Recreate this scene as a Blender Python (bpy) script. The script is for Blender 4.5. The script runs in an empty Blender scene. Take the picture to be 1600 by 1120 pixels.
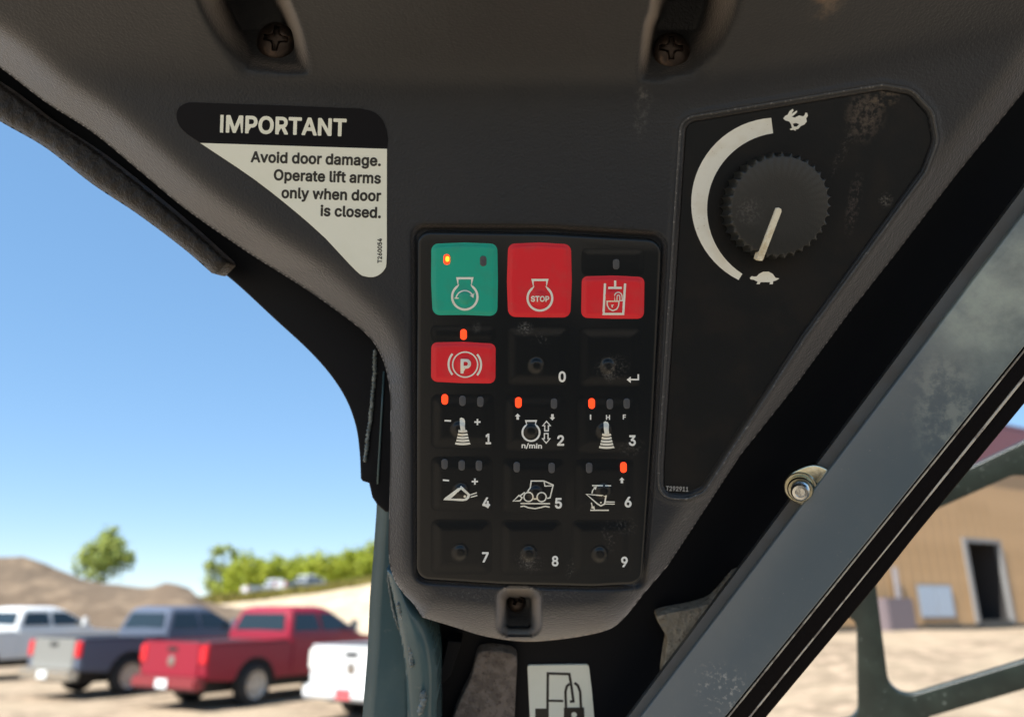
import bpy, bmesh, math, random
import numpy as np
from mathutils import Vector, Matrix
from mathutils.geometry import delaunay_2d_cdt
random.seed(7); rng = np.random.default_rng(7)
S = bpy.context.scene
COL = S.collection
R = math.radians

# ------------------------------------------------------------------ camera, sky, sun, exposure
EYE = np.array([0.0, 0.0, 1.85]); PITCH = R(18.0); FPX = 1200.0
cam = bpy.data.cameras.new('camera'); cam.sensor_width = 36.0; cam.lens = 27.0
cam.clip_start = 0.01; cam.clip_end = 6000
cam.dof.use_dof = True; cam.dof.focus_distance = 0.347; cam.dof.aperture_fstop = 7.4
cam.dof.aperture_blades = 0
camo = bpy.data.objects.new('camera', cam); COL.objects.link(camo)
camo.location = EYE; camo.rotation_euler = (R(90) + PITCH, 0, 0); S.camera = camo

SUN_EL, SUN_AZ = R(52), math.atan2(-0.74, -0.67)      # azimuth clockwise from +Y
w = bpy.data.worlds.new('World'); S.world = w; w.use_nodes = True
nt = w.node_tree; bg = nt.nodes['Background']
sky = nt.nodes.new('ShaderNodeTexSky'); sky.sky_type = 'NISHITA'; sky.sun_disc = False
sky.sun_elevation = SUN_EL; sky.sun_rotation = SUN_AZ % (2*math.pi)
sky.altitude = 100; sky.air_density = 0.6; sky.dust_density = 0.0; sky.ozone_density = 3.0
hs = nt.nodes.new('ShaderNodeHueSaturation'); hs.inputs['Saturation'].default_value = 1.75; hs.inputs['Value'].default_value = 1.8
gm = nt.nodes.new('ShaderNodeGamma'); gm.inputs['Gamma'].default_value = .41      # film-like shoulder on the sky's range
nt.links.new(sky.outputs[0], gm.inputs['Color']); nt.links.new(gm.outputs[0], hs.inputs['Color']); nt.links.new(hs.outputs[0], bg.inputs[0]); bg.inputs[1].default_value = 0.0495
sl = bpy.data.lights.new('sun', 'SUN'); sl.energy = 1.82; sl.angle = R(0.5); sl.color = (1, .97, .91)
so = bpy.data.objects.new('sun', sl); COL.objects.link(so)
sd = Vector((math.sin(SUN_AZ)*math.cos(SUN_EL), math.cos(SUN_AZ)*math.cos(SUN_EL), math.sin(SUN_EL)))
so.rotation_euler = sd.to_track_quat('Z', 'Y').to_euler(); so.location = (-5, -3, 12)
S.view_settings.view_transform = 'Standard'; S.view_settings.look = 'None'
S.view_settings.exposure = 2.62; S.view_settings.gamma = 1; S.view_settings.use_curve_mapping = False
S.cycles.max_bounces = 8; S.cycles.diffuse_bounces = 5
GLYPHS={
'.':(196,'62,-24 86,-32 118,-29 142,-16 161,8 169,40 163,72 145,96 126,108 94,115 70,110 46,95 28,72 23,56 23,24 38,-4'),
'/':(257,'-5,-96 10,-104 74,-104 90,-96 96,-88 262,528 258,548 244,560 170,560 152,544 -12,-64 -14,-80'),
'0':(461,'225,-35 260,-32 316,-13 344,5 381,45 400,77 420,136 429,181 433,253 428,333 419,373 410,405 382,461 356,492 316,522 284,536 236,543 196,542 140,524 108,502 71,461 43,405 34,373 25,333 20,253 24,181 34,133 53,77 73,45 108,6 140,-15 188,-31|196,85 180,97 164,117 145,173 137,253 144,333 159,381 181,413 212,430 228,432 252,426 268,417 284,399 298,373 307,341 316,253 308,173 297,133 284,109 268,92 236,79 212,79'),
'1':(461,'80,-28 392,-28 410,-20 419,-4 419,60 408,77 392,83 304,84 303,516 296,528 280,537 208,537 182,532 72,452 60,436 58,356 64,340 72,334 96,332 176,390 182,388 184,380 184,92 182,84 176,83 72,83 56,75 48,60 48,-4 56,-20'),
'2':(461,'68,-28 388,-28 408,-20 417,-4 417,60 404,81 388,85 236,85 228,86 222,92 313,188 372,262 397,308 409,372 408,396 397,436 374,476 356,495 324,519 300,530 228,544 156,532 109,508 64,460 44,412 39,356 49,340 60,335 140,337 154,356 157,380 166,404 180,419 204,430 244,430 268,419 284,404 292,372 286,340 260,299 39,60 36,44 39,-12 52,-25'),
'3':(461,'213,-35 272,-29 320,-14 338,-3 383,37 413,93 419,117 420,165 404,221 383,253 360,276 320,301 283,317 395,445 400,461 399,517 392,529 376,537 64,536 48,526 42,509 43,445 56,428 72,424 227,421 131,309 129,245 136,229 152,221 240,216 264,208 279,197 296,174 300,157 300,133 292,109 276,93 256,84 208,78 176,85 152,100 141,117 135,141 120,158 40,160 24,151 16,133 20,101 35,61 50,37 80,9 144,-25'),
'4':(461,'284,-28 348,-28 362,-20 371,-4 372,36 379,44 379,52 395,68 396,76 420,78 431,84 441,108 441,164 435,180 420,190 380,191 371,196 370,324 364,337 348,346 276,345 258,332 254,316 252,192 172,191 159,196 286,412 337,500 338,516 332,528 316,537 236,535 220,518 16,172 12,156 12,100 28,80 100,76 108,69 124,69 132,62 140,62 164,46 180,46 220,22 236,22 244,13 252,12 260,-16 268,-24'),
'5':(461,'220,-35 272,-29 304,-18 344,5 368,27 405,85 417,133 417,189 406,237 391,269 368,301 336,330 304,347 256,360 224,362 176,354 169,357 176,421 376,426 393,445 393,517 384,531 368,537 96,537 80,532 68,509 39,253 44,237 64,225 128,218 192,246 224,249 248,244 272,229 290,205 299,173 299,149 293,125 280,104 264,89 240,80 208,78 176,92 158,109 144,147 128,157 48,155 40,149 32,133 36,101 56,51 72,28 96,6 152,-24'),
'6':(461,'225,-35 284,-27 324,-11 346,5 365,21 388,53 412,109 417,157 415,189 405,229 384,269 355,301 332,318 292,334 252,341 246,349 348,498 349,517 336,533 324,537 252,537 229,525 79,301 56,253 41,205 36,157 42,109 59,61 75,37 108,4 148,-20 180,-29|220,77 196,83 171,101 156,133 154,165 161,197 179,221 204,234 228,237 260,230 281,213 294,189 299,149 292,119 276,96 252,81'),
'7':(461,'98,-28 170,-28 186,-18 419,444 418,516 402,535 154,537 58,537 42,529 34,508 34,452 42,432 58,424 266,424 278,420 72,12 69,-4 74,-16 82,-24'),
'8':(461,'221,-35 256,-34 304,-24 335,-11 368,10 400,45 415,69 429,133 424,173 413,205 394,237 362,269 393,309 408,357 407,405 396,445 368,485 336,513 296,533 240,543 184,539 136,524 96,498 64,461 47,421 42,381 44,357 59,309 90,269 59,237 39,205 28,173 24,133 26,109 37,69 56,40 81,13 104,-4 144,-22|184,84 160,98 147,117 143,141 152,171 168,189 192,202 224,207 256,203 284,189 303,165 308,133 301,109 280,89 256,80 224,77|192,325 176,336 163,357 162,381 169,405 184,421 200,428 224,432 256,427 272,419 287,397 290,365 280,341 264,327 240,318 216,318'),
'9':(461,'132,-28 204,-28 220,-20 372,205 399,260 413,308 417,348 412,396 394,444 379,468 350,500 324,518 276,538 228,544 156,531 108,505 76,473 62,452 49,428 37,380 41,300 52,269 76,230 92,213 124,190 164,173 209,164 105,12 102,-4 108,-16 116,-24|204,275 184,284 163,308 154,340 156,372 164,396 188,421 212,431 244,430 268,420 288,396 299,364 298,332 284,299 260,279 228,271'),
'A':(488,'20,-28 84,-28 104,-20 153,108 164,114 324,112 376,-20 396,-28 468,-27 482,-20 491,-4 488,12 380,308 300,524 292,532 276,537 196,537 180,528 -9,12 -12,-4 -4,-20|196,227 236,353 250,324 281,228'),
'F':(418,'64,-28 128,-28 144,-20 150,-12 153,188 160,193 344,193 360,197 368,204 374,220 373,284 360,302 344,306 155,308 154,420 160,424 320,424 376,425 392,436 397,452 397,508 393,524 384,533 368,537 64,537 48,534 36,524 32,508 32,-4 40,-20'),
'H':(525,'64,-28 128,-28 144,-20 150,-12 153,196 160,204 360,204 364,196 367,-12 376,-23 392,-28 464,-27 480,-15 485,4 485,508 481,524 472,533 456,537 392,537 376,532 368,524 364,508 364,324 360,318 352,317 160,317 153,324 153,508 149,524 136,535 120,537 56,537 36,524 32,508 32,-4 40,-20'),
'I':(212,'58,-28 154,-28 160,-22 160,530 154,536 58,536 52,530 52,-22'),
'M':(636,'64,-28 128,-27 141,-20 150,-4 152,260 264,-17 272,-24 288,-28 344,-28 360,-21 368,-10 496,311 540,-4 549,-20 560,-27 584,-23 596,-4 596,292 596,508 592,524 584,532 568,537 464,534 449,516 320,180 312,174 176,524 168,532 152,537 48,534 36,524 32,508 32,4 40,-20'),
'N':(531,'64,-28 128,-28 144,-20 152,-6 153,292 160,305 367,-20 384,-28 464,-28 480,-22 488,-12 491,508 480,531 456,537 392,536 376,525 372,516 368,196 152,532 136,537 56,537 36,524 32,508 32,-4 40,-20'),
'O':(541,'265,-35 308,-32 364,-16 420,16 450,45 488,101 505,141 515,181 521,253 514,333 503,373 476,429 452,461 420,492 372,522 332,536 268,544 204,536 164,523 132,506 84,464 60,432 31,373 15,301 12,253 19,181 32,133 46,101 83,45 108,20 164,-14 204,-27|236,85 212,93 187,109 164,134 150,157 137,197 133,229 137,309 158,365 176,389 196,407 236,424 268,428 292,425 316,418 348,399 365,381 384,349 401,285 398,205 383,157 364,127 347,109 321,93 292,84'),
'P':(453,'64,-28 128,-28 145,-20 153,-4 153,44 167,60 174,84 190,100 190,108 206,132 207,140 224,158 296,164 344,182 384,212 415,252 430,292 435,324 437,348 432,396 414,444 398,468 368,497 320,524 264,535 56,537 36,524 32,508 32,-4 40,-20|160,270 153,276 154,420 160,424 248,423 280,416 296,405 308,388 316,356 314,324 298,292 280,279 248,271'),
'R':(457,'64,-28 128,-28 145,-20 153,-4 153,44 159,60 167,68 167,76 182,92 182,100 206,140 206,148 223,164 224,170 232,166 336,-22 352,-28 424,-28 448,-20 456,-4 453,12 353,196 384,218 400,235 424,278 436,332 432,404 424,428 401,468 368,500 320,524 264,535 64,537 40,528 32,508 32,-4 40,-20|160,283 153,292 154,420 160,424 248,423 280,417 296,407 311,388 317,356 313,324 298,300 256,285'),
'S':(455,'223,-37 258,-35 306,-26 354,-5 376,11 399,35 420,67 432,99 436,139 432,179 420,211 402,236 377,259 322,290 178,335 162,343 146,361 144,387 160,411 178,422 218,431 258,426 290,411 306,389 313,363 330,351 410,352 428,371 426,403 413,443 398,467 367,499 330,522 282,538 210,543 170,537 130,525 98,508 66,482 42,448 31,419 24,379 27,339 34,315 48,291 90,250 146,222 263,187 306,165 314,155 318,139 311,115 298,99 274,86 242,78 210,78 178,85 152,99 139,115 130,147 114,163 34,165 18,157 10,139 14,107 28,67 42,42 74,9 98,-7 138,-25'),
'T':(457,'196,-28 268,-26 277,-20 285,-4 286,420 292,424 420,424 436,431 445,452 444,516 428,535 268,537 28,537 12,528 5,516 5,444 20,427 156,424 165,420 165,-4 174,-20'),
'a':(397,'151,-37 210,-30 250,-12 266,-26 282,-28 338,-28 354,-22 362,-13 365,251 355,315 332,355 295,387 258,403 202,412 146,407 90,388 50,358 30,331 14,299 18,275 34,264 90,248 114,250 146,289 178,302 210,302 226,297 242,283 245,275 247,259 242,256 122,239 74,223 50,209 27,187 8,147 2,115 4,83 16,43 34,16 58,-6 82,-20|154,75 138,79 123,91 120,107 128,123 154,136 218,145 246,147 247,131 234,99 202,78'),
'c':(404,'149,-28 182,-35 222,-36 270,-27 329,4 355,28 374,56 389,92 390,108 382,122 366,130 310,144 294,143 280,132 271,108 254,89 230,77 206,74 182,78 166,85 136,124 125,172 127,220 139,260 166,291 198,301 238,297 259,284 282,244 294,235 310,235 374,252 388,268 389,284 372,324 342,362 310,386 270,403 238,411 182,411 126,397 76,364 48,332 33,308 13,252 7,196 8,156 19,100 43,52 77,12 102,-8'),
'd':(432,'141,-28 174,-35 222,-34 254,-26 286,-9 294,-21 310,-28 374,-28 391,-20 400,-4 399,516 388,532 366,537 302,536 294,531 284,516 283,396 278,390 251,404 214,412 166,410 118,396 94,382 56,348 30,306 12,252 7,220 7,156 12,124 30,72 54,32 78,6 118,-20|198,75 169,84 142,111 127,156 124,196 132,244 149,276 174,296 206,302 238,295 266,268 279,236 284,188 278,140 262,104 230,79'),
'e':(412,'151,-28 182,-35 230,-35 270,-29 310,-14 342,8 366,33 386,68 393,92 387,108 374,117 302,135 285,124 270,98 254,83 230,76 198,75 166,85 150,98 137,116 131,140 382,143 399,164 397,228 383,292 363,332 326,372 278,399 222,412 174,410 124,396 75,364 33,308 13,252 6,188 12,132 29,76 61,28 102,-8|134,249 135,260 150,280 182,299 222,300 254,284 271,260 274,252 270,249'),
'f':(262,'82,-28 146,-28 161,-20 170,-4 170,295 178,299 226,299 242,303 254,316 256,332 256,380 250,396 234,406 178,407 170,412 170,428 173,436 183,444 202,445 226,440 241,444 250,452 271,524 263,540 250,548 186,558 146,552 114,540 84,516 63,484 56,460 50,408 -6,405 -20,388 -22,324 -14,308 2,299 50,298 53,292 53,-4 62,-20'),
'g':(433,'198,-179 254,-175 318,-153 342,-138 366,-114 392,-67 400,-11 398,389 390,400 374,407 310,407 294,400 286,388 248,405 214,412 174,411 142,404 102,387 74,365 40,325 22,287 7,221 8,157 27,85 57,37 102,1 150,-18 214,-23 246,-17 278,-3 283,-11 279,-35 270,-47 254,-60 230,-67 190,-68 166,-63 146,-51 118,-19 102,-13 86,-17 38,-44 25,-59 24,-75 36,-99 78,-143 126,-167|174,92 150,109 129,149 124,189 128,229 142,267 166,292 190,301 222,300 252,285 274,253 283,213 281,157 270,124 246,97 214,88'),
'h':(418,'57,-28 121,-27 139,-12 143,244 150,268 162,284 185,297 209,301 233,298 249,288 259,276 267,252 271,-12 281,-23 297,-28 361,-28 377,-20 385,4 385,236 381,284 373,316 357,348 329,380 289,403 249,411 201,410 145,391 142,508 137,525 129,533 113,537 49,537 37,532 29,524 25,508 25,4 34,-20'),
'i':(175,'53,-28 117,-28 134,-20 142,-4 142,380 136,396 125,405 45,406 31,396 25,380 25,-4 34,-20|57,420 85,415 109,419 133,435 150,460 154,492 149,508 133,532 107,548 85,552 53,545 29,527 18,508 13,484 17,460 33,436'),
'l':(197,'89,-22 137,-30 177,-27 201,-17 209,2 193,70 177,81 145,80 142,90 142,514 133,530 113,537 49,537 33,528 25,514 26,66 33,34 49,8 72,-14'),
'm':(618,'57,-28 121,-27 139,-12 143,252 157,284 177,298 193,302 225,297 239,284 245,268 246,-4 255,-20 273,-28 337,-28 353,-22 361,-11 363,244 370,276 385,293 409,302 441,298 457,289 464,276 468,252 471,-12 489,-27 561,-28 577,-20 585,-4 584,276 576,316 561,348 543,372 524,388 473,411 433,414 385,406 353,392 321,366 297,389 272,404 241,413 209,414 185,410 137,392 129,401 113,407 49,407 33,398 27,388 25,-4 34,-20'),
'n':(418,'57,-28 121,-27 139,-12 143,244 150,268 161,283 185,297 209,301 233,298 253,284 265,261 268,-4 281,-23 297,-28 361,-28 377,-20 385,-4 385,108 385,244 380,292 362,340 329,380 289,403 249,411 201,410 177,405 145,390 113,407 41,404 31,396 25,380 25,-4 34,-20'),
'o':(423,'149,-28 182,-35 238,-35 310,-10 338,12 367,44 386,76 403,124 408,156 408,220 403,252 386,300 367,332 334,368 294,394 262,405 230,411 182,411 124,396 86,372 60,348 42,324 19,276 6,188 12,132 23,92 46,47 78,10 102,-8|198,75 166,85 140,116 127,156 125,204 136,252 158,284 182,298 214,302 246,292 271,268 288,220 290,172 279,124 262,96 238,80'),
'p':(432,'50,-171 121,-170 139,-155 145,-13 177,-28 209,-35 257,-35 281,-29 309,-19 345,5 369,29 385,52 397,77 412,125 417,157 417,221 406,277 397,301 359,357 313,393 257,411 209,412 177,405 145,390 121,406 49,407 33,398 27,389 25,-147 33,-163|201,77 169,96 151,125 141,173 142,213 151,253 173,285 201,299 233,301 265,287 289,253 299,205 298,157 286,117 265,90 241,77'),
'r':(267,'57,-28 121,-27 139,-12 142,244 146,260 155,276 169,288 201,297 249,295 265,304 270,316 268,396 257,408 233,412 193,412 137,392 129,401 113,407 49,407 33,398 27,388 25,-4 34,-20'),
's':(373,'118,-28 160,-35 200,-35 232,-32 272,-20 309,4 332,28 347,52 357,84 358,124 352,150 336,179 312,203 265,228 168,253 139,268 138,284 145,292 160,300 184,305 224,295 246,260 264,249 336,265 348,276 350,300 337,332 320,358 280,391 232,408 160,411 120,403 88,388 42,348 24,310 19,276 22,244 35,212 53,188 96,159 224,122 239,108 235,92 224,82 184,73 160,76 140,84 128,97 116,124 104,133 88,134 32,122 16,113 8,92 19,52 32,32 67,-4'),
't':(235,'115,-24 146,-31 202,-30 226,-22 234,-16 241,0 223,72 202,82 162,79 155,88 154,296 210,300 226,310 232,328 232,376 226,395 210,406 154,408 154,464 148,488 130,499 53,496 38,480 36,408 -6,404 -22,384 -22,328 -17,312 -6,302 37,296 37,96 47,40 74,0'),
'v':(397,'165,-28 229,-28 245,-20 251,-12 398,372 398,388 389,400 373,407 301,407 283,396 205,186 197,164 189,170 106,396 85,407 13,407 -3,399 -9,388 -10,372 135,-4 144,-20'),
'w':(575,'139,-28 203,-28 219,-20 224,-12 299,247 341,196 355,187 379,192 390,212 342,388 331,403 315,407 251,407 235,401 225,388 203,308 171,189 109,396 91,407 19,407 3,398 -3,388 -4,372 110,-4 119,-20|409,-20 419,-26 435,-27 454,-12 571,367 573,380 567,396 555,405 539,407 475,406 459,397 454,388 395,180 363,44 371,22 395,7'),
'y':(397,'37,-165 77,-173 133,-168 173,-148 209,-109 230,-69 398,371 398,387 389,400 373,407 309,407 285,399 209,195 197,164 189,170 111,387 101,401 85,407 21,407 -3,399 -10,387 -10,371 132,3 124,-29 109,-55 93,-62 53,-59 37,-71 19,-141 26,-157'),
' ':(188,'')}
# ------------------------------------------------------------------ geometry helpers
AX = np.array([1.0, 0, 0]); AF = np.array([0, math.cos(PITCH), math.sin(PITCH)])
AU = np.array([0, -math.sin(PITCH), math.cos(PITCH)])
def ray(px, py):
    px = np.asarray(px, float); py = np.asarray(py, float)
    return AF + ((px-800)/FPX)[..., None]*AX + ((560-py)/FPX)[..., None]*AU
class Plane:
    """a survey plane of the cab: measured picture points are laid onto it; h (metres) lifts off it"""
    def __init__(s, px, py, depth, n):
        s.n = np.array(n, float); s.n /= np.linalg.norm(s.n); s.o = EYE + ray(px, py)*depth
        s.ex = AX - s.n*AX.dot(s.n); s.ex /= np.linalg.norm(s.ex); s.ey = np.cross(s.n, s.ex)
    def pp(s, px, py, h=0.0):
        d = ray(px, py); h = np.asarray(h, float)
        t = ((s.o-EYE).dot(s.n) + h)/(d@s.n)
        return EYE + d*t[..., None]
    def scale(s, px, py): return np.linalg.norm(s.pp(px+1, py)-s.pp(px, py))
def at_y(px, py, Y):
    d = ray(px, py); return EYE + d*(Y/d[1])
def at_z(px, py, Z=0.0):
    d = ray(px, py); return EYE + d*((Z-EYE[2])/d[2])

def root(name, label, cat, loc=(0, 0, 0), rz=0.0, group=None):
    o = bpy.data.objects.new(name, None); COL.objects.link(o); o.empty_display_size = .05
    o.location = tuple(loc); o.rotation_euler = (0, 0, rz)
    o['label'] = label; o['category'] = cat
    if group: o['group'] = group
    return o
def base(o):                                   # world position of a thing or part
    p = np.zeros(3)
    while o is not None:
        p = p + np.array(o.location); o = o.parent
    return p
def mk(name, V, Fc, mat, parent=None, smooth=False, local=False, loc=None):
    """one mesh object. V in world space unless local."""
    V = np.asarray(V, float).reshape(-1, 3)
    me = bpy.data.meshes.new(name)
    o = bpy.data.objects.new(name, me); COL.objects.link(o)
    if parent is not None: o.parent = parent
    if not local:
        c = V.mean(0) if loc is None else np.array(loc, float)
        pb = base(parent) if parent is not None else np.zeros(3)
        o.location = tuple(c-pb); V = V-c
    elif loc is not None: o.location = tuple(loc)
    me.from_pydata([tuple(v) for v in V], [], [tuple(int(i) for i in f) for f in Fc]); me.update()
    for m in (mat if isinstance(mat, (list, tuple)) else [mat]): me.materials.append(m)
    if smooth:
        for p in me.polygons: p.use_smooth = True
    return o
def tag(o, label, cat, group=None):
    o['label'] = label; o['category'] = cat
    if group: o['group'] = group
    return o

# 2-D shapes, in survey units
def fillet(pts, seg=6):
    out = []; n = len(pts)
    for i in range(n):
        p = np.array(pts[i][:2], float); r = pts[i][2] if len(pts[i]) > 2 else 0
        if r <= 0: out.append(tuple(p)); continue
        a = np.array(pts[i-1][:2], float)-p; b = np.array(pts[(i+1) % n][:2], float)-p
        la, lb = np.hypot(*a), np.hypot(*b); a /= la; b /= lb
        ang = math.acos(max(-1, min(1, a.dot(b)))); t = min(r/math.tan(ang/2), la*.49, lb*.49); rr = t*math.tan(ang/2)
        c = p + (a+b)/np.linalg.norm(a+b)*rr/math.sin(ang/2)
        s0, s1 = p+a*t-c, p+b*t-c
        a0 = math.atan2(s0[1], s0[0]); da = math.atan2(s1[1], s1[0])-a0
        da = (da+math.pi) % (2*math.pi)-math.pi
        for k in range(seg+1): out.append((c[0]+rr*math.cos(a0+da*k/seg), c[1]+rr*math.sin(a0+da*k/seg)))
    return out
def rrect(x0, y0, x1, y1, r, seg=5): return fillet([(x0, y0, r), (x1, y0, r), (x1, y1, r), (x0, y1, r)], seg)
def spline(pts, n=5, closed=False):
    P = [np.array(p, float) for p in pts]; m = len(P); out = []
    for i in range(m if closed else m-1):
        p1, p2 = P[i], P[(i+1) % m]
        p0 = P[i-1] if (i > 0 or closed) else 2*p1-p2
        p3 = P[(i+2) % m] if (i+2 < m or closed) else 2*p2-p1
        for k in range(n):
            t = k/n; out.append(.5*((2*p1)+(-p0+p2)*t+(2*p0-5*p1+4*p2-p3)*t*t+(-p0+3*p1-3*p2+p3)*t**3))
    if not closed: out.append(P[-1])
    return [tuple(q) for q in out]
def dense(poly, step, closed=True):
    out = []; n = len(poly)
    for i in range(n if closed else n-1):
        a, b = np.array(poly[i], float), np.array(poly[(i+1) % n], float); k = max(1, int(np.hypot(*(b-a))/step))
        out += [tuple(a+(b-a)*j/k) for j in range(k)]
    if not closed: out.append(tuple(poly[-1]))
    return out
def area(p): p = np.asarray(p); return .5*np.sum(p[:, 0]*np.roll(p[:, 1], -1)-np.roll(p[:, 0], -1)*p[:, 1])
def offset(poly, d):                              # d > 0 shrinks
    P = np.asarray(poly, float); sg = 1 if area(P) > 0 else -1
    e = np.roll(P, -1, 0)-P; L = np.hypot(e[:, 0], e[:, 1])+1e-9
    nn = np.stack([-e[:, 1], e[:, 0]], 1)/L[:, None]*sg
    m = nn+np.roll(nn, 1, 0); q = (m*np.roll(nn, 1, 0)).sum(1)
    return P+m/np.maximum(q, .5)[:, None]*d
def inside(P, poly):
    P = np.asarray(P, float); poly = np.asarray(poly, float); r = np.zeros(len(P), bool)
    a = poly; b = np.roll(poly, -1, 0)
    for (x0, y0), (x1, y1) in zip(a, b):
        if y0 == y1: continue
        c = (y0 > P[:, 1]) != (y1 > P[:, 1])
        r ^= c & (P[:, 0] < (x1-x0)*(P[:, 1]-y0)/(y1-y0)+x0)
    return r
def sdf(P, poly, closest=False):                  # positive inside
    P = np.asarray(P, float); poly = np.asarray(poly, float); best = np.full(len(P), 1e18); cp = np.zeros_like(P)
    for a, b in zip(poly, np.roll(poly, -1, 0)):
        ab = b-a; t = np.clip(((P-a)@ab)/(ab@ab+1e-12), 0, 1); q = a+t[:, None]*ab; d = ((P-q)**2).sum(1)
        m = d < best; best[m] = d[m]
        if closest: cp[m] = q[m]
    s = np.where(inside(P, poly), 1, -1)*np.sqrt(best)
    return (s, cp) if closest else s
def triangulate(loops, extra=()):
    V = []; E = []
    for l in loops:
        b = len(V); V += [tuple(map(float, p)) for p in l]; E += [(b+i, b+(i+1) % len(l)) for i in range(len(l))]
    V += [tuple(map(float, p)) for p in extra]
    v, _, f, ov, _, _ = delaunay_2d_cdt([Vector(p) for p in V], E, [], 0, 1e-7)
    v = np.array([tuple(p) for p in v]); f = np.array([tuple(t) for t in f])
    c = v[f].mean(1); k = np.zeros(len(f), bool)
    for l in loops: k ^= inside(c, l)
    f = f[k]
    return v, f
def sm(a, b, x): t = np.clip((np.asarray(x, float)-a)/(b-a), 0, 1); return t*t*(3-2*t)

def hfun_of(h): return h if callable(h) else (lambda x, y: np.full(np.shape(x), h, float))
def plate(name, loops, pl, h, thick, mat, parent=None, bev=1.0, smooth=False, back=True):
    """solid plate: outline + holes on a survey plane, face at height h, rounded rim of bev units"""
    V = []; Fc = []; allin = []
    sc = pl.scale(*np.mean(np.asarray(loops[0]), 0))
    hf = hfun_of(h)
    for k, l in enumerate(loops): allin.append(offset(l, bev if k == 0 else -bev) if bev else np.asarray(l, float))
    v, f = triangulate(allin)
    V = [pl.pp(v[:, 0], v[:, 1], hf(v[:, 0], v[:, 1]))]; n0 = len(v); Fc += [tuple(t) for t in f]
    for k, l in enumerate(loops):
        l = np.asarray(l, float); m = len(l); rings = []
        prof = [(1, 0), (.5, .13), (.13, .5), (0, 1)] if bev else [(0, 0)]
        for (a, b) in prof:
            q = offset(l, (bev if k == 0 else -bev)*a) if bev else l
            p0 = pl.pp(q[:, 0], q[:, 1], hf(q[:, 0], q[:, 1]))
            rings.append(p0-pl.n*b*bev*sc)
        rings.append(pl.pp(l[:, 0], l[:, 1], hf(l[:, 0], l[:, 1]))-pl.n*thick)
        for r_ in rings: V.append(r_)
        for a in range(len(rings)-1):
            for i in range(m):
                j = (i+1) % m; b = n0+a*m
                Fc.append((b+i, b+j, b+m+j, b+m+i))
        n0 += m*len(rings)
    if back:
        v2, f2 = triangulate(loops); p2 = pl.pp(v2[:, 0], v2[:, 1], hf(v2[:, 0], v2[:, 1]))-pl.n*thick
        V.append(p2); Fc += [tuple(i+n0 for i in t) for t in f2]
    o = mk(name, np.vstack(V), Fc, mat, parent, smooth)
    bm = bmesh.new(); bm.from_mesh(o.data); bmesh.ops.remove_doubles(bm, verts=bm.verts, dist=1e-6)
    bmesh.ops.recalc_face_normals(bm, faces=bm.faces); bm.to_mesh(o.data); bm.free()
    if smooth:
        for p in o.data.polygons: p.use_smooth = True
        o.data.set_sharp_from_angle(angle=R(50))
    return o
def flat(name, loops, pl, h, mat, parent=None, sub=None):
    """printed film: flat shape without thickness of its own, laid on hf"""
    hf = hfun_of(h); ex = []
    if sub:
        P = np.vstack([np.asarray(l, float) for l in loops]); a, b = P.min(0), P.max(0)
        g = np.stack(np.meshgrid(np.arange(a[0], b[0], sub), np.arange(a[1], b[1], sub)), -1).reshape(-1, 2)
        g = g[sdf(g, loops[0]) > sub*.3]; ex = [tuple(q) for q in g]
    v, f = triangulate(loops, ex); o = mk(name, pl.pp(v[:, 0], v[:, 1], hf(v[:, 0], v[:, 1])), f, mat, parent)
    return o
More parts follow.
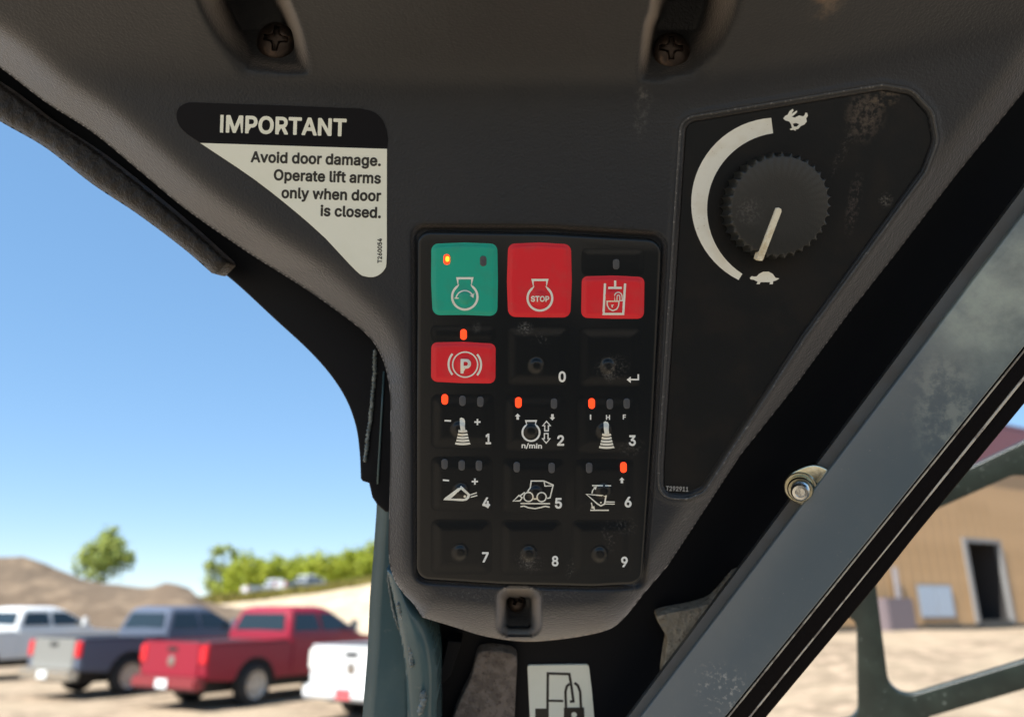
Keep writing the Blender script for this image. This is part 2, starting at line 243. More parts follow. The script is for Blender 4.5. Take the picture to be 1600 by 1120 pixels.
class Ink:
    """collects strokes, shapes and letters into one printed mark"""
    def __init__(s, tf=None): s.V = []; s.F = []; s.tf = tf or (lambda p: p)
    def T(s, p): return np.asarray([s.tf(q) for q in np.asarray(p, float)], float)
    def add(s, v, f): b = len(s.V); s.V += [tuple(q) for q in v]; s.F += [tuple(int(i)+b for i in t) for t in f]
    def stroke(s, pts, wd, closed=False):
        P = s.T(pts); n = len(P); wd = wd*np.linalg.norm(s.T([(1, 0)])-s.T([(0, 0)]))
        e = np.diff(np.vstack([P, P[:1]]), axis=0); e /= np.linalg.norm(e, axis=1)[:, None]+1e-9
        L = []; Rr = []
        for i in range(n):
            a = e[i-1] if (i > 0 or closed) else e[i]; b = e[i] if (i < n-1 or closed) else e[i-1]
            na, nb = np.array([-a[1], a[0]]), np.array([-b[1], b[0]]); m = na+nb; m = m/max(m.dot(na), .5)
            L.append(P[i]+m*wd/2); Rr.append(P[i]-m*wd/2)
        f = [(i, (i+1) % n, n+(i+1) % n, n+i) for i in range(n if closed else n-1)]
        s.add(L+Rr, f); return s
    def poly(s, *loops):
        v, f = triangulate([s.T(l) for l in loops]); s.add(v, f); return s
    def text(s, txt, p0, p1=None, cap=10, al='l', shear=0.0, wide=1.0):
        """baseline from p0; stretched to end at p1 when given"""
        glyphs = []; x = 0
        for ch in txt:
            a, dd = GLYPHS[ch]
            if dd:
                for g in [dd]:
                    loops = [np.array([tuple(map(float, q.split(','))) for q in l.split(' ')]) for l in g.split('|')]
                    glyphs.append((x, loops))
            x += a
        xs = np.concatenate([l[:, 0]+x0 for x0, ls in glyphs for l in ls]); lo, hi = xs.min(), xs.max()
        sy = cap/540.0
        p0 = np.array(p0, float)
        if p1 is None:
            d = np.array([1.0, 0]); sx = sy*wide; off = {'l': lo, 'c': (lo+hi)/2, 'r': hi}[al]
        else:
            v = np.array(p1, float)-p0; Ln = np.linalg.norm(v); d = v/Ln; sx = Ln/(hi-lo); off = lo
        up = np.array([d[1], -d[0]])
        for x0, ls in glyphs:
            LL = [s.T([p0+d*((x0+q[0]-off)*sx+shear*q[1]*sy)+up*q[1]*sy for q in l]) for l in ls]
            v, f = triangulate(LL); s.add(v, f)
        return s
    def put(s, name, pl, h, mat, parent):
        V = np.array(s.V); hf = hfun_of(h)
        bm = bmesh.new(); vs = [bm.verts.new((p[0], p[1], 0)) for p in V]
        for t in s.F:
            try: bm.faces.new([vs[i] for i in t])
            except ValueError: pass
        if callable(h):
            for _ in range(2):
                ed = [e for e in bm.edges if e.calc_length() > 4]
                if ed: bmesh.ops.subdivide_edges(bm, edges=ed, cuts=1); bmesh.ops.triangulate(bm, faces=bm.faces)
        bm.verts.ensure_lookup_table(); bm.verts.index_update()
        v = np.array([tuple(q.co) for q in bm.verts]); f = [[q.index for q in t.verts] for t in bm.faces]; bm.free()
        P = pl.pp(v[:, 0], v[:, 1], hf(v[:, 0], v[:, 1]))
        o = mk(name, P, f, mat, parent)
        bm = bmesh.new(); bm.from_mesh(o.data)
        c = base(o)
        for t in bm.faces:
            if t.normal.dot(Vector(pl.n)) < 0: t.normal_flip()
        bm.to_mesh(o.data); bm.free()
        return o
def heightfield(name, poly, step, hf, pl, mat, parent=None, skirt=0.0):
    P = np.asarray(poly, float); a, b = P.min(0)-step, P.max(0)+step
    xs = np.arange(a[0], b[0]+step, step); ys = np.arange(a[1], b[1]+step, step)
    X, Y = np.meshgrid(xs, ys); G = np.stack([X.ravel(), Y.ravel()], 1)
    s, cp = sdf(G, poly, True); ins = s > 0; nx = len(xs)
    i = np.arange(len(G)).reshape(X.shape)
    q = np.stack([i[:-1, :-1], i[:-1, 1:], i[1:, 1:], i[1:, :-1]], -1).reshape(-1, 4)
    q = q[ins[q].any(1)]
    G2 = np.where(ins[:, None], G, cp); sv = np.where(ins, s, 0)
    used = np.unique(q); remap = -np.ones(len(G), int); remap[used] = np.arange(len(used)); q = remap[q]
    g = G2[used]; hh = hf(g[:, 0], g[:, 1], sv[used]); V = pl.pp(g[:, 0], g[:, 1], hh)
    Fc = [t[::-1] for t in q.tolist()]
    if skirt:
        from collections import Counter
        ec = Counter(); di = {}
        for t in Fc:
            for k in range(4):
                e = (t[k], t[(k+1) % 4]); kk = tuple(sorted(e)); ec[kk] += 1; di[kk] = e
        be = [di[k] for k, n in ec.items() if n == 1]; ids = sorted({x for e in be for x in e}); mp = {x: len(V)+k for k, x in enumerate(ids)}
        V = np.vstack([V, V[ids]-pl.n*skirt]); Fc += [(b_, a_, mp[a_], mp[b_]) for a_, b_ in be]
    o = mk(name, V, Fc, mat, parent, True)
    bm = bmesh.new(); bm.from_mesh(o.data); bmesh.ops.remove_doubles(bm, verts=bm.verts, dist=2e-6)
    bmesh.ops.dissolve_degenerate(bm, dist=1e-6, edges=bm.edges)
    if skirt: bm.normal_update()
    bm.to_mesh(o.data); bm.free()
    for p in o.data.polygons: p.use_smooth = True
    if skirt: o.data.set_sharp_from_angle(angle=R(70))
    return o
def tube(name, pts, rad, mat, parent=None, n=10, wob=0.0, caps=True, local=False, smooth=True):
    P = np.asarray(pts, float); m = len(P); rad = np.full(m, rad) if np.isscalar(rad) else np.asarray(rad)
    V = []; up = np.array([.13, .21, .97])
    for i in range(m):
        t = P[min(i+1, m-1)]-P[max(i-1, 0)]; t /= np.linalg.norm(t)+1e-12
        u = np.cross(t, up); u /= np.linalg.norm(u)+1e-12; v = np.cross(t, u)
        for k in range(n):
            a = 2*math.pi*k/n; r_ = rad[i]*(1+wob*(rng.random()-.5)*2)
            V.append(P[i]+(u*math.cos(a)+v*math.sin(a))*r_)
    Fc = [(i*n+k, i*n+(k+1) % n, (i+1)*n+(k+1) % n, (i+1)*n+k) for i in range(m-1) for k in range(n)]
    if caps: Fc += [tuple(range(n))[::-1], tuple((m-1)*n+k for k in range(n))]
    return mk(name, V, Fc, mat, parent, smooth, local)
def lathe(name, prof, c, axis, mat, parent=None, n=28, hexa=False, local=False, caps=True):
    ax = np.array(axis, float); ax /= np.linalg.norm(ax); u = np.cross(ax, [.3, .1, .9]); u /= np.linalg.norm(u); v = np.cross(ax, u)
    V = []
    for r_, z in prof:
        for k in range(n): a = 2*math.pi*k/n; V.append(np.array(c)+ax*z+(u*math.cos(a)+v*math.sin(a))*max(r_, 1e-6))
    m = len(prof)
    Fc = [(i*n+k, i*n+(k+1) % n, (i+1)*n+(k+1) % n, (i+1)*n+k) for i in range(m-1) for k in range(n)]
    if caps: Fc += [tuple(range(n))[::-1], tuple((m-1)*n+k for k in range(n))]
    o = mk(name, V, Fc, mat, parent, not hexa, local)
    if not hexa: o.data.set_sharp_from_angle(angle=R(40))
    return o
def boxm(x0, y0, z0, x1, y1, z1):
    V = [(x, y, z) for x in (x0, x1) for y in (y0, y1) for z in (z0, z1)]
    return V, [(0, 1, 3, 2), (4, 6, 7, 5), (0, 4, 5, 1), (2, 3, 7, 6), (0, 2, 6, 4), (1, 5, 7, 3)]
def bevel_obj(o, wd, seg=2):
    bm = bmesh.new(); bm.from_mesh(o.data); bmesh.ops.recalc_face_normals(bm, faces=bm.faces)
    bmesh.ops.bevel(bm, geom=[e for e in bm.edges if e.calc_face_angle(0) > R(25)], offset=wd, segments=seg, affect='EDGES', clamp_overlap=True)
    bm.to_mesh(o.data); bm.free()
    for p in o.data.polygons: p.use_smooth = True
    o.data.set_sharp_from_angle(angle=R(40)); return o

# ------------------------------------------------------------------ materials
def mat(name, col, rough=.5, metal=0.0, spec=.5, bump=None, var=None, emit=None, coat=0.0, stains_sheen=(), sheen=0.0):
    """bump=(scale, strength, dist, detail); var=(scale, colour2, lo, hi); stains_sheen=[(centre, radii(m), noise scale, colour, amount, ulo, uhi)]"""
    m = bpy.data.materials.new(name); m.use_nodes = True; nt = m.node_tree; N = nt.nodes; L = nt.links
    b = N['Principled BSDF']; b.inputs['Base Color'].default_value = (*col, 1); b.inputs['Roughness'].default_value = rough
    b.inputs['Metallic'].default_value = metal; b.inputs['Specular IOR Level'].default_value = spec; b.inputs['Coat Weight'].default_value = coat
    b.inputs['Coat Roughness'].default_value = .08; b.inputs['Sheen Weight'].default_value = sheen; b.inputs['Sheen Roughness'].default_value = .4; b.inputs['Sheen Tint'].default_value = (1, .90, .82, 1)
    co = None
    if bump or var or stains_sheen:
        tc = N.new('ShaderNodeTexCoord'); geo = N.new('ShaderNodeNewGeometry'); co = tc.outputs['Object']
    cur = None
    def noise(sc, det=4, rg=.55, src=None):
        n = N.new('ShaderNodeTexNoise'); n.inputs['Scale'].default_value = sc; n.inputs['Detail'].default_value = det; n.inputs['Roughness'].default_value = rg
        L.new(src or co, n.inputs['Vector']); return n.outputs['Fac']
    def ramp(fac, lo, hi):
        r = N.new('ShaderNodeMapRange'); r.inputs['From Min'].default_value = lo; r.inputs['From Max'].default_value = hi; r.interpolation_type = 'SMOOTHSTEP'
        L.new(fac, r.inputs['Value']); return r.outputs['Result']
    def mix(fac, a, c):
        x = N.new('ShaderNodeMix'); x.data_type = 'RGBA'; L.new(fac, x.inputs['Factor'])
        if a is None: x.inputs[6].default_value = (*col, 1)
        else: L.new(a, x.inputs[6])
        x.inputs[7].default_value = (*c, 1); return x.outputs[2]
    def mul(a, c):
        x = N.new('ShaderNodeMath'); x.operation = 'MULTIPLY'; L.new(a, x.inputs[0])
        if isinstance(c, (int, float)): x.inputs[1].default_value = c
        else: L.new(c, x.inputs[1])
        return x.outputs[0]
    if var:
        for (sc, c2, lo, hi) in (var if isinstance(var[0], tuple) else (var,)): cur = mix(ramp(noise(sc), lo, hi), cur, c2)
    for (c, rad, ang, sc, cc, amt, lo, hi) in stains_sheen:
        mp = N.new('ShaderNodeMapping'); mp.vector_type = 'TEXTURE'; mp.inputs['Location'].default_value = tuple(c); mp.inputs['Rotation'].default_value = ang
        mp.inputs['Scale'].default_value = rad; L.new(geo.outputs['Position'], mp.inputs['Vector'])
        ln = N.new('ShaderNodeVectorMath'); ln.operation = 'LENGTH'; L.new(mp.outputs[0], ln.inputs[0])
        fall = ramp(ln.outputs['Value'], 1.0, .25)
        nz = ramp(noise(sc, 6, .65, geo.outputs['Position']), lo, hi)
        cur = mix(mul(mul(fall, nz), amt), cur, cc)
    if cur is not None: L.new(cur, b.inputs['Base Color'])
    if bump:
        prev = None
        for (sc, st, di, de) in (bump if isinstance(bump[0], tuple) else (bump,)):
            bp = N.new('ShaderNodeBump'); bp.inputs['Strength'].default_value = st; bp.inputs['Distance'].default_value = di
            L.new(noise(sc, de), bp.inputs['Height'])
            if prev is not None: L.new(prev, bp.inputs['Normal'])
            prev = bp.outputs[0]
        L.new(prev, b.inputs['Normal'])
    if emit:
        b.inputs['Emission Color'].default_value = (*emit[:3], 1); b.inputs['Emission Strength'].default_value = emit[3]
    return m
# ------------------------------------------------------------------ survey planes of the cab
t10 = R(10)
PA = Plane(840, 640, .35, -AF*math.cos(t10)-AU*math.sin(t10))              # console face
PB = Plane(1300, 800, .372, -AF*math.cos(R(20))-AX*math.sin(R(20)))        # side door frame
PG = Plane(1450, 950, .80, -AF*math.cos(R(20))-AX*math.sin(R(20)))         # window guard outside the glass
PL = Plane(590, 700, .405, -AF)                                            # front pillar
PT = Plane(200, 280, .384, -AF)                                            # seal on the roof beam
mm = 0.001
U_ = .35/1200                                                              # metres per survey unit on the console

def pa(px, py, h=0): return tuple(PA.pp(px, py, h))
DUST = (.34, .25, .17); TAN = (.50, .31, .17); GREYD = (.16, .16, .155)
M_panel = mat('black_grained_plastic', (.0205, .0240, .0290), .40, spec=.28, sheen=.8, bump=((950, .55, .0005, 2), (380, .16, .0007, 2)),
    var=((14, (.025, .028, .0325), .4, .7),),
    stains_sheen=[(pa(1318, 22, .028), (.014, .005, .02), (0, 0, 0), 160, TAN, .75, .42, .6), (pa(1300, 30, .025), (.010, .012, .02), (0, 0, 0), 150, DUST, .35, .4, .65),
            (pa(1005, 155), (.005, .007, .01), (0, 0, 0), 300, GREYD, .5, .4, .7), (pa(1000, 190), (.004, .009, .01), (0, 0, 0), 400, GREYD, .35, .4, .7),
            (pa(1410, 395), (.003, .012, .01), (0, .0, .6), 500, GREYD, .5, .45, .7), (pa(790, 930), (.06, .004, .01), (0, 0, 0), 700, GREYD, .3, .5, .7),
            (pa(1090, 820), (.02, .006, .02), (0, .0, -.9), 300, GREYD, .35, .45, .7)])
M_face = mat('keypad_membrane', (.0055, .008, .010), .31, spec=.36, bump=(900, .12, .0003, 2),
    stains_sheen=[(pa(955, 568), (.011, .006, .01), (0, 0, 0), 900, (.3, .29, .27), 0.33, .47, 0.68), (pa(952, 572), (.0035, .0035, .01), (0, 0, 0), 1400, (.42, .41, .39), 0.30, .42, 0.68),
            (pa(825, 868), (.011, .006, .01), (0, .3, 0), 900, (.3, .28, .27), 0.36, .5, 0.70), (pa(826, 865), (.004, .004, .01), (0, 0, 0), 1500, (.4, .39, .37), 0.27, .42, 0.68),
            (pa(955, 835), (.004, .011, .01), (0, 0, -.5), 800, (.32, .31, .29), 0.30, .5, 0.72), (pa(975, 812), (.01, .004, .01), (0, 0, 0), 800, (.3, .3, .28), 0.24, .5, 0.72),
            (pa(890, 880), (.003, .005, .01), (0, 0, .4), 900, (.3, .3, .28), 0.30, .5, 0.70), (pa(985, 690), (.009, .004, .01), (0, 0, 0), 700, (.3, .3, .28), 0.19, .5, .64),
            (pa(846, 513), (.007, .002, .01), (0, 0, 0), 900, (.4, .4, .38), 0.30, .5, 0.70), (pa(745, 498), (.003, .002, .01), (0, 0, 0), 900, (.4, .4, .38), 0.11, .4, .55),
            (pa(820, 499), (.005, .002, .01), (0, 0, 0), 900, (.4, .4, .38), 0.33, .45, .6), (pa(830, 790), (.06, .09, .01), (0, 0, 0), 2600, (.3, .3, .28), 0.17, .66, .72)])
M_plate = mat('dial_label_film', (.008, .0095, .0105), .5, spec=.2, bump=(1100, .18, .0003, 2),
    var=((60, (.013, .0125, .012), .4, .7),),
    stains_sheen=[(pa(1352, 183), (.011, .0085, .02), (0, 0, 0), 420, (.13, .105, .085), .6, .40, .62), (pa(1385, 156), (.009, .003, .02), (0, .2, 0), 420, (.25, .19, .13), 0.36, .42, 0.68),
            (pa(1335, 318), (.004, .014, .02), (0, .1, 0), 600, (.11, .09, .08), .5, .45, .65), (pa(1318, 235), (.003, .016, .02), (0, .45, 0), 800, (.1, .09, .08), .5, .5, .7),
            (pa(1385, 318), (.004, .002, .02), (0, 0, 0), 900, (.2, .19, .17), .5, .45, .65), (pa(1260, 400), (.05, .05, .03), (0, 0, 0), 1800, (.12, .11, .1), .3, .64, .72)])
M_rim = mat('scuffed_recess_lip', (.05, .052, .054), .42, bump=(900, .3, .0003, 2), var=((700, (.17, .17, .165), .56, .68),))
M_knob = mat('knob_plastic', (.021, .023, .0225), .38, spec=.5, bump=(1800, .2, .0003, 2),
    stains_sheen=[(pa(1170, 330, .011), (.008, .004, .02), (0, 0, 0), 800, (.1, .095, .09), .6, .45, .65), (pa(1225, 320, .011), (.022, .022, .02), (0, 0, 0), 1500, (.09, .085, .08), .35, .6, .7)])
M_cream = mat('cream_print', (.86, .87, .78), .5, var=((120, (.80, .79, .68), .45, .7), (900, (.55, .50, .40), .66, .74)))
M_white = mat('white_print', (.86, .88, .84), .5, var=((900, (.62, .6, .53), .6, .72),))
M_dim = mat('dim_grey_print', (.30, .30, .29), .5)
M_point = mat('pointer_plastic', (.85, .80, .62), .45, var=((240, (.62, .52, .33), .5, .75),))
M_stw = mat('sticker_white_vinyl', (.86, .89, .78), .4, bump=(240, .04, .001, 2), var=((50, (.82, .85, .73), .4, .7),))
M_stk = mat('sticker_black_vinyl', (.0045, .005, .0075), .45, spec=.14)
M_ink = mat('black_print', (.018, .018, .016), .45)
M_green = mat('green_button_film', (.010, .40, .28), .48, spec=.35, bump=(700, .08, .0003, 2), var=((160, (.02, .37, .26), .45, .7), (1600, (.10, .33, .26), .68, .74)))
M_red = mat('red_button_film', (.78, .020, .032), .48, spec=.35, bump=(700, .08, .0003, 2), var=((150, (.72, .035, .042), .45, .75), (1600, (.62, .14, .13), .69, .75)))
M_on = mat('lit_indicator', (.25, .012, .006), .4, emit=(1.0, .045, .008, .36))
M_amber = mat('lit_amber_core', (.8, .4, .05), .4, emit=(1.0, .42, .02, .36))
M_off = mat('unlit_indicator', (.075, .08, .088), .35)
M_halo = mat('indicator_lens_edge', (.45, .12, .08), .5)
M_screw = mat('brown_black_screw', (.045, .036, .032), .42, metal=.75, bump=((600, .35, .0004, 4),), var=((420, (.08, .055, .042), .5, .7),))
M_void = mat('hollow_black', (.006, .006, .007), .7)
M_frame = mat('frame_black_paint', (.004, .0055, .0085), .5, spec=.15, bump=(60, .05, .001, 2))
M_teal = mat('pillar_green_grey_paint', (.06, .11, .12), .26, spec=.5, bump=((35, .10, .002, 2), (160, .12, .0006, 2)), var=((40, (.08, .13, .135), .45, .7), (170, (.15, .18, .175), .62, .8)))
M_bar = mat('door_frame_grey_paint', (.105, .138, .16), .27, spec=.65, bump=((300, .05, .0004, 2),), var=((11, (.12, .152, .17), .4, .68), (60, (.125, .155, .172), .5, .75), (900, (.22, .23, .225), .69, .75)),
    stains_sheen=[(tuple(PB.pp(1560, 460)), (.05, .04, .06), (0, 0, 0), 38, (.46, .54, .48), .85, .15, .85), (tuple(PB.pp(1480, 640)), (.02, .03, .04), (0, 0, 0), 130, (.36, .40, .36), .5, .42, .65),  # first patch: sky sheen on the bar's upper end, painted into the colour
            (tuple(PB.pp(1130, 1080)), (.018, .014, .02), (0, 0, 0), 420, (.45, .45, .42), .75, .52, .66), (tuple(PB.pp(1230, 920)), (.03, .03, .02), (0, 0, 0), 900, (.4, .4, .38), .5, .66, .74)])
M_flange = mat('flange_grey_paint', (.085, .095, .10), .5, bump=(400, .1, .0004, 2), var=((50, (.075, .075, .072), .4, .7),))
M_rubber = mat('black_rubber_seal', (.0035, .0025, .003), .6, spec=.12, bump=(700, .4, .0006, 3))
M_bead = mat('glazing_edge_strip', (.62, .58, .50), .35, var=((160, (.30, .27, .24), .52, .62),))
M_leather = mat('leather_grain_trim', (.006, .0055, .006), .42, spec=.3, sheen=.32, bump=((520, .9, .0009, 3), (1200, .5, .0006, 3)))
M_zinc = mat('yellow_zinc_plating', (.62, .60, .44), .24, metal=1.0, bump=(500, .08, .0004, 2), var=((200, (.70, .70, .58), .45, .7),))
M_steel = mat('bright_stud_steel', (.72, .76, .76), .25, metal=1.0, bump=(600, .15, .0004, 2))
M_foam = mat('worn_grey_lining', (.155, .130, .112), .9, spec=.1, bump=((500, 1.0, .0015, 5),), var=((160, (.225, .19, .165), .42, .62), (420, (.11, .09, .08), .55, .7)))
M_beige = mat('mottled_beige', (.27, .25, .205), .9, spec=.1, bump=((300, 1.0, .0015, 4),), var=((130, (.40, .365, .30), .45, .66), (300, (.17, .15, .12), .55, .72)))
M_guard = mat('guard_green_black_paint', (.015, .021, .018), .36, spec=.5, bump=((90, .12, .001, 3),), var=((40, (.022, .031, .026), .4, .7), (240, (.20, .23, .21), .66, .74)))

# ------------------------------------------------------------------ moulded console panel
OUT_L = spline([(-420, -150), (-280, -62), (-150, 20), (-70, 62), (0, 106), (71, 160), (143, 206), (214, 264), (286, 324), (357, 374), (400, 403), (475, 450), (540, 496), (577, 527), (597, 560), (607, 597), (610, 642), (609, 755), (607, 860), (615, 902), (630, 926), (645, 942), (660, 964)], 4)
OUT_B = spline([(660, 964), (710, 979), (760, 994), (822, 1002), (885, 997), (935, 988), (962, 977), (984, 955), (1005, 928)], 4)
OUT_R = [(1043, 884), (1101, 796), (1156, 712), (1237, 610), (1325, 491), (1400, 396), (1496, 271), (1557, 196), (1600, 143), (1690, 30), (1790, -110), (1810, -200)]
OUTL = OUT_L[:-1]+OUT_B+OUT_R+[(-420, -200)]
KEY = fillet([(651, 360, 20), (854, 363), (1036, 373, 24), (1021, 667), (1004, 914, 22), (926, 918), (777, 914), (650, 906, 22)], 6)
KEY_REC = fillet([(641, 349, 22), (854, 350), (1044, 362, 26), (1028, 667), (1010, 921, 22), (926, 922), (777, 918), (645, 911, 22)], 6)
DIAL = fillet([(1065, 186, 24), (1378, 134, 4), (1424, 141, 30), (1456, 176, 32), (1464, 220, 40), (1446, 268, 30), (1257, 527), (1100, 768, 22), (1074, 778, 20), (1030, 776, 34), (1030, 725)], 7)
REC1 = spline([(316, -30), (318, 0), (334, 40), (354, 76), (374, 106), (388, 116), (430, 117), (474, 116), (482, 108), (478, 84), (469, 50), (457, 18), (446, -10), (440, -60), (420, -160), (320, -160)], 3, True)
REC2 = spline([(1020, 0), (1009, 40), (1001, 90), (999, 118), (1006, 128), (1045, 131), (1082, 131), (1096, 124), (1114, 96), (1132, 55), (1143, 20), (1148, -30), (1150, -160), (1030, -160)], 3, True)
NOTCH = rrect(780, 922, 841, 990, 16)
def panel_h(x, y, s):
    Q = np.stack([x, y], 1); h = np.zeros(len(x))
    # ceiling part of the moulding leans out over the viewer
    yb = np.interp(x, [-100, 60, 300, 700, 1050, 1300, 1600, 1750], [70, 96, 118, 124, 128, 100, 48, 20])
    k = np.interp(x, [-100, 300, 700, 1200, 1700], [.50, .78, 1.0, .82, .5])
    q = (yb-y)*U_; soft = .0042
    ceil_ = k*soft*np.log1p(np.exp(np.clip(q/soft, -40, 40)))
    r1 = sdf(Q, REC1); r2 = sdf(Q, REC2)
    w1 = np.interp(x, [380, 440], [36, 18]); w2 = np.interp(x, [1030, 1080], [16, 46]); keep1 = 1-sm(-6, 1, r1/w1*1.0+0*r1) if False else 1-sm(-.4, 1, r1/w1); keep2 = 1-sm(-.4, 1, r2/w2)
    rec = np.minimum(keep1, keep2)
    lip = (np.exp(-((r1+5)/5)**2)*np.clip((x-420)/40, 0, 1)+np.exp(-((r2+6)/6)**2)*np.clip((x-1060)/40, 0, 1))*.0003*sm(150, 100, y)
    h += ceil_*rec+lip
    # turned-back edges
    wd = np.interp(y, [-150, 420, 600, 900, 960], [78, 74, 42, 42, 52])
    wr = np.interp(y, [0, 600, 900], [66, 58, 50])
    wd = np.where(x > 990, wr, wd)
    t = np.clip(1-s/wd, 0, .985)
    lower = np.clip((y-880)/60, 0, 1); steep = np.where(x > 990, 1.15, np.interp(y, [-150, 450, 620, 900], [2.1, 2.1, 1.5, 1.2]))
    ch = np.where(t > .35, (t-.35)+.0, 0)**1.0*steep; sf = .10; ch = steep*sf*np.log1p(np.exp(np.clip((t-.38)/sf, -30, 30)))
    ci = (1-np.sqrt(1-t*t))*1.05
    h -= wd*U_*(ch*(1-lower)+ci*lower)
    # shelf under the keypad curls back
    q = np.clip((y-938)/64, 0, 1)*(x > 640)*(x < 1010)
    h -= .020*q**2
    h -= .034*sm(-7, 13, sdf(Q, NOTCH)); h -= .011*np.maximum(sm(-.2, 1.1, r1/w1), sm(-.2, 1.1, r2/w2))*np.clip((118-y)/70, 0, 1)
    # keypad well and dial recess
    h -= .0045*sm(-2, 10, sdf(Q, KEY_REC))
    d = sdf(Q, DIAL); h -= .0022*sm(3, 9, d)
    h += .0006*np.exp(-((d+5)/5)**2)
    return h
con = root('console_panel', 'black grained plastic panel running from ceiling to keypad, with screws in moulded pockets', 'panel', PA.pp(840, 640))
heightfield('shell', OUTL, 2.5, panel_h, PA, M_panel, con, skirt=.035)
lipd = dense(offset(DIAL, -1.0), 5)
lp = np.array(lipd); LV = PA.pp(lp[:, 0], lp[:, 1], .0002); tube('recess_lip', np.vstack([LV, LV[:1]]), .0007, M_rim, con, 6, caps=False)
def screw(cx, cy, r, h, ang, tiltx):
    c_ = [(cx+r*math.cos(a)*1.0, cy+r*math.sin(a)*1.04) for a in np.linspace(0, 2*math.pi, 40, endpoint=False)]
    ca, sa = math.cos(ang), math.sin(ang)
    def hf(x, y, s):
        u = ((x-cx)*ca+(y-cy+6)*sa)/r; v = (-(x-cx)*sa+(y-cy+6)*ca)/r; au, av = abs(u), abs(v)
        dome = .0042*np.sqrt(np.clip(1-(1-np.clip(s/r, 0, 1))**2.4, 0, 1))
        arm = lambda a, b: sm(.03, -.03, b-(.13+.10*np.clip(1-a/.5, 0, 1)**1.5))*sm(.03, -.03, a-.62)
        fl = sm(.04, -.04, np.hypot(u, v)-.30)
        cr = np.maximum(np.maximum(arm(au, av), arm(av, au)), fl*.8)
        return h+dome-.0030*cr
    return heightfield('screw', c_, 1.1, hf, PA, M_screw, con, skirt=.003)
screw(431, 66, 30, -.0070, .10, 0)
screw(1049, 81, 29, -.0050, .02, 0)
screw(807, 941, 15, -.0345, .4, 0)

# ------------------------------------------------------------------ keypad
kp = root('keypad', 'black membrane keypad with green, red and numbered buttons and orange lights', 'keypad', PA.pp(840, 640))
KH = .0022
plate('housing', [KEY], PA, KH, .007, M_face, kp, bev=7, smooth=True)
Z3 = lambda p: (640+p[0]/3.733, 340+p[1]/3.733)
Z4 = lambda p: (640+p[0]/3.5, 610+p[1]/3.5)
def button(rect, m, rad=11, nub=None, pad=.0009, edge=8, nubh=.0013, label=None):
    poly = rrect(*rect, rad) if len(rect) == 4 else rect
    def hh(x, y, s=None):
        x = np.asarray(x, float); y = np.asarray(y, float)
        if s is None: s = np.clip(sdf(np.stack([x.ravel(), y.ravel()], 1), poly), 0, None).reshape(x.shape)
        h = KH+.00006+(pad*.62 if m is M_face else pad)*sm(0, edge, s)
        if nub: d = np.hypot(x-nub[0], y-nub[1]); h = h+nubh*sm(13.5, 5.0, d)
        return h
    o = heightfield('button', dense(poly, 4), 2.2, hh, PA, m, kp)
    if label: o['label'] = label
    return o, (lambda x, y: hh(x, y)+.00012)
def led(b, hf, x, y, on=False, wd=10.2, ht=16.5, m=None):
    hz = float(np.max(hf(np.array([x]), np.array([y]))))
    o = plate('indicator_light', [rrect(x-wd/2, y-ht/2, x+wd/2, y+ht/2, 4.6, 4)], PA, hz+.0002, .0004, m or (M_on if on else M_off), b, bev=1.2, smooth=True)
    if on: o['label'] = 'lit orange-red indicator'
    return o
def arcpts(c, r, a0, a1, n=22): return [(c[0]+r*math.cos(R(a0+(a1-a0)*i/n)), c[1]+r*math.sin(R(a0+(a1-a0)*i/n))) for i in range(n+1)]
def engine(ink, c, r, nw0, nw1, top, mid, wd):
    a = math.degrees(math.asin(nw1/r)); p = arcpts(c, r, -90+a, 270-a, 34)
    ink.stroke(p+[(c[0]-nw1, mid), (c[0]-nw0, top), (c[0]+nw0, top), (c[0]+nw1, mid)], wd, True)
cols = [M_cream]
# row 1
b, hf = button(fillet([(674, 381, 11), (725, 379), (777, 381, 11), (778, 440), (777, 494, 12), (725, 492), (676, 492.5, 12), (673.5, 440)], 5), M_green, nub=(726.5, 464), label='green button')
led(b, hf, 698, 405.5, True); o = plate('indicator_core', [rrect(696, 400.5, 702, 409, 2.8, 4)], PA, KH+.0022, .0003, M_amber, b, bev=.5)
led(b, hf, 755, 408)
k = Ink(Z3); engine(k, (322, 462), 74, 44, 38, 354, 402, 13); k.put('engine_symbol', PA, hf, M_cream, b)
k = Ink(Z3); k.stroke(arcpts((322, 478), 52, 185, 335, 16), 8).poly([(350, 452), (372, 470), (378, 436), (368, 452)]).stroke([(262, 470), (286, 470)], 6); k.put('arrow_symbol', PA, hf, M_cream, b)
b, hf = button(fillet([(794, 381, 11), (843, 379), (892, 382, 11), (893.5, 440), (891, 496, 12), (843, 496), (794, 495, 12), (792, 440)], 5), M_red, nub=(843.6, 465), label='red button marked STOP')
k = Ink(Z3); engine(k, (760, 470), 72, 43, 37, 364, 410, 13); k.put('engine_symbol', PA, hf, M_cream, b)
k = Ink(Z3); k.text('STOP', (707, 489), (815, 489), 32); k.put('lettering', PA, lambda x, y: hf(x, y)+.0002, M_cream, b)
b, hf = button((908.5, 388, 1007, 430), M_face, 8, pad=.0004, edge=11); led(b, hf, 962.8, 413)
b, hf = button(fillet([(909, 432, 9), (958, 430.5), (1007, 433, 9), (1006, 498, 10), (958, 498), (908, 496.5, 10)], 5), M_red, nub=(957, 463), label='red button with padlock symbol')
k = Ink(Z3)
k.stroke([(1140, 384), (1131, 562), (1246, 562), (1257, 384)], 13); k.stroke([(1158, 410), (1238, 410)], 13); k.stroke([(1199, 367), (1199, 403)], 13)
k.stroke([(1152, 488), (1222, 488), (1218, 516), (1208, 534), (1185, 543), (1164, 532), (1153, 512)], 7, True)
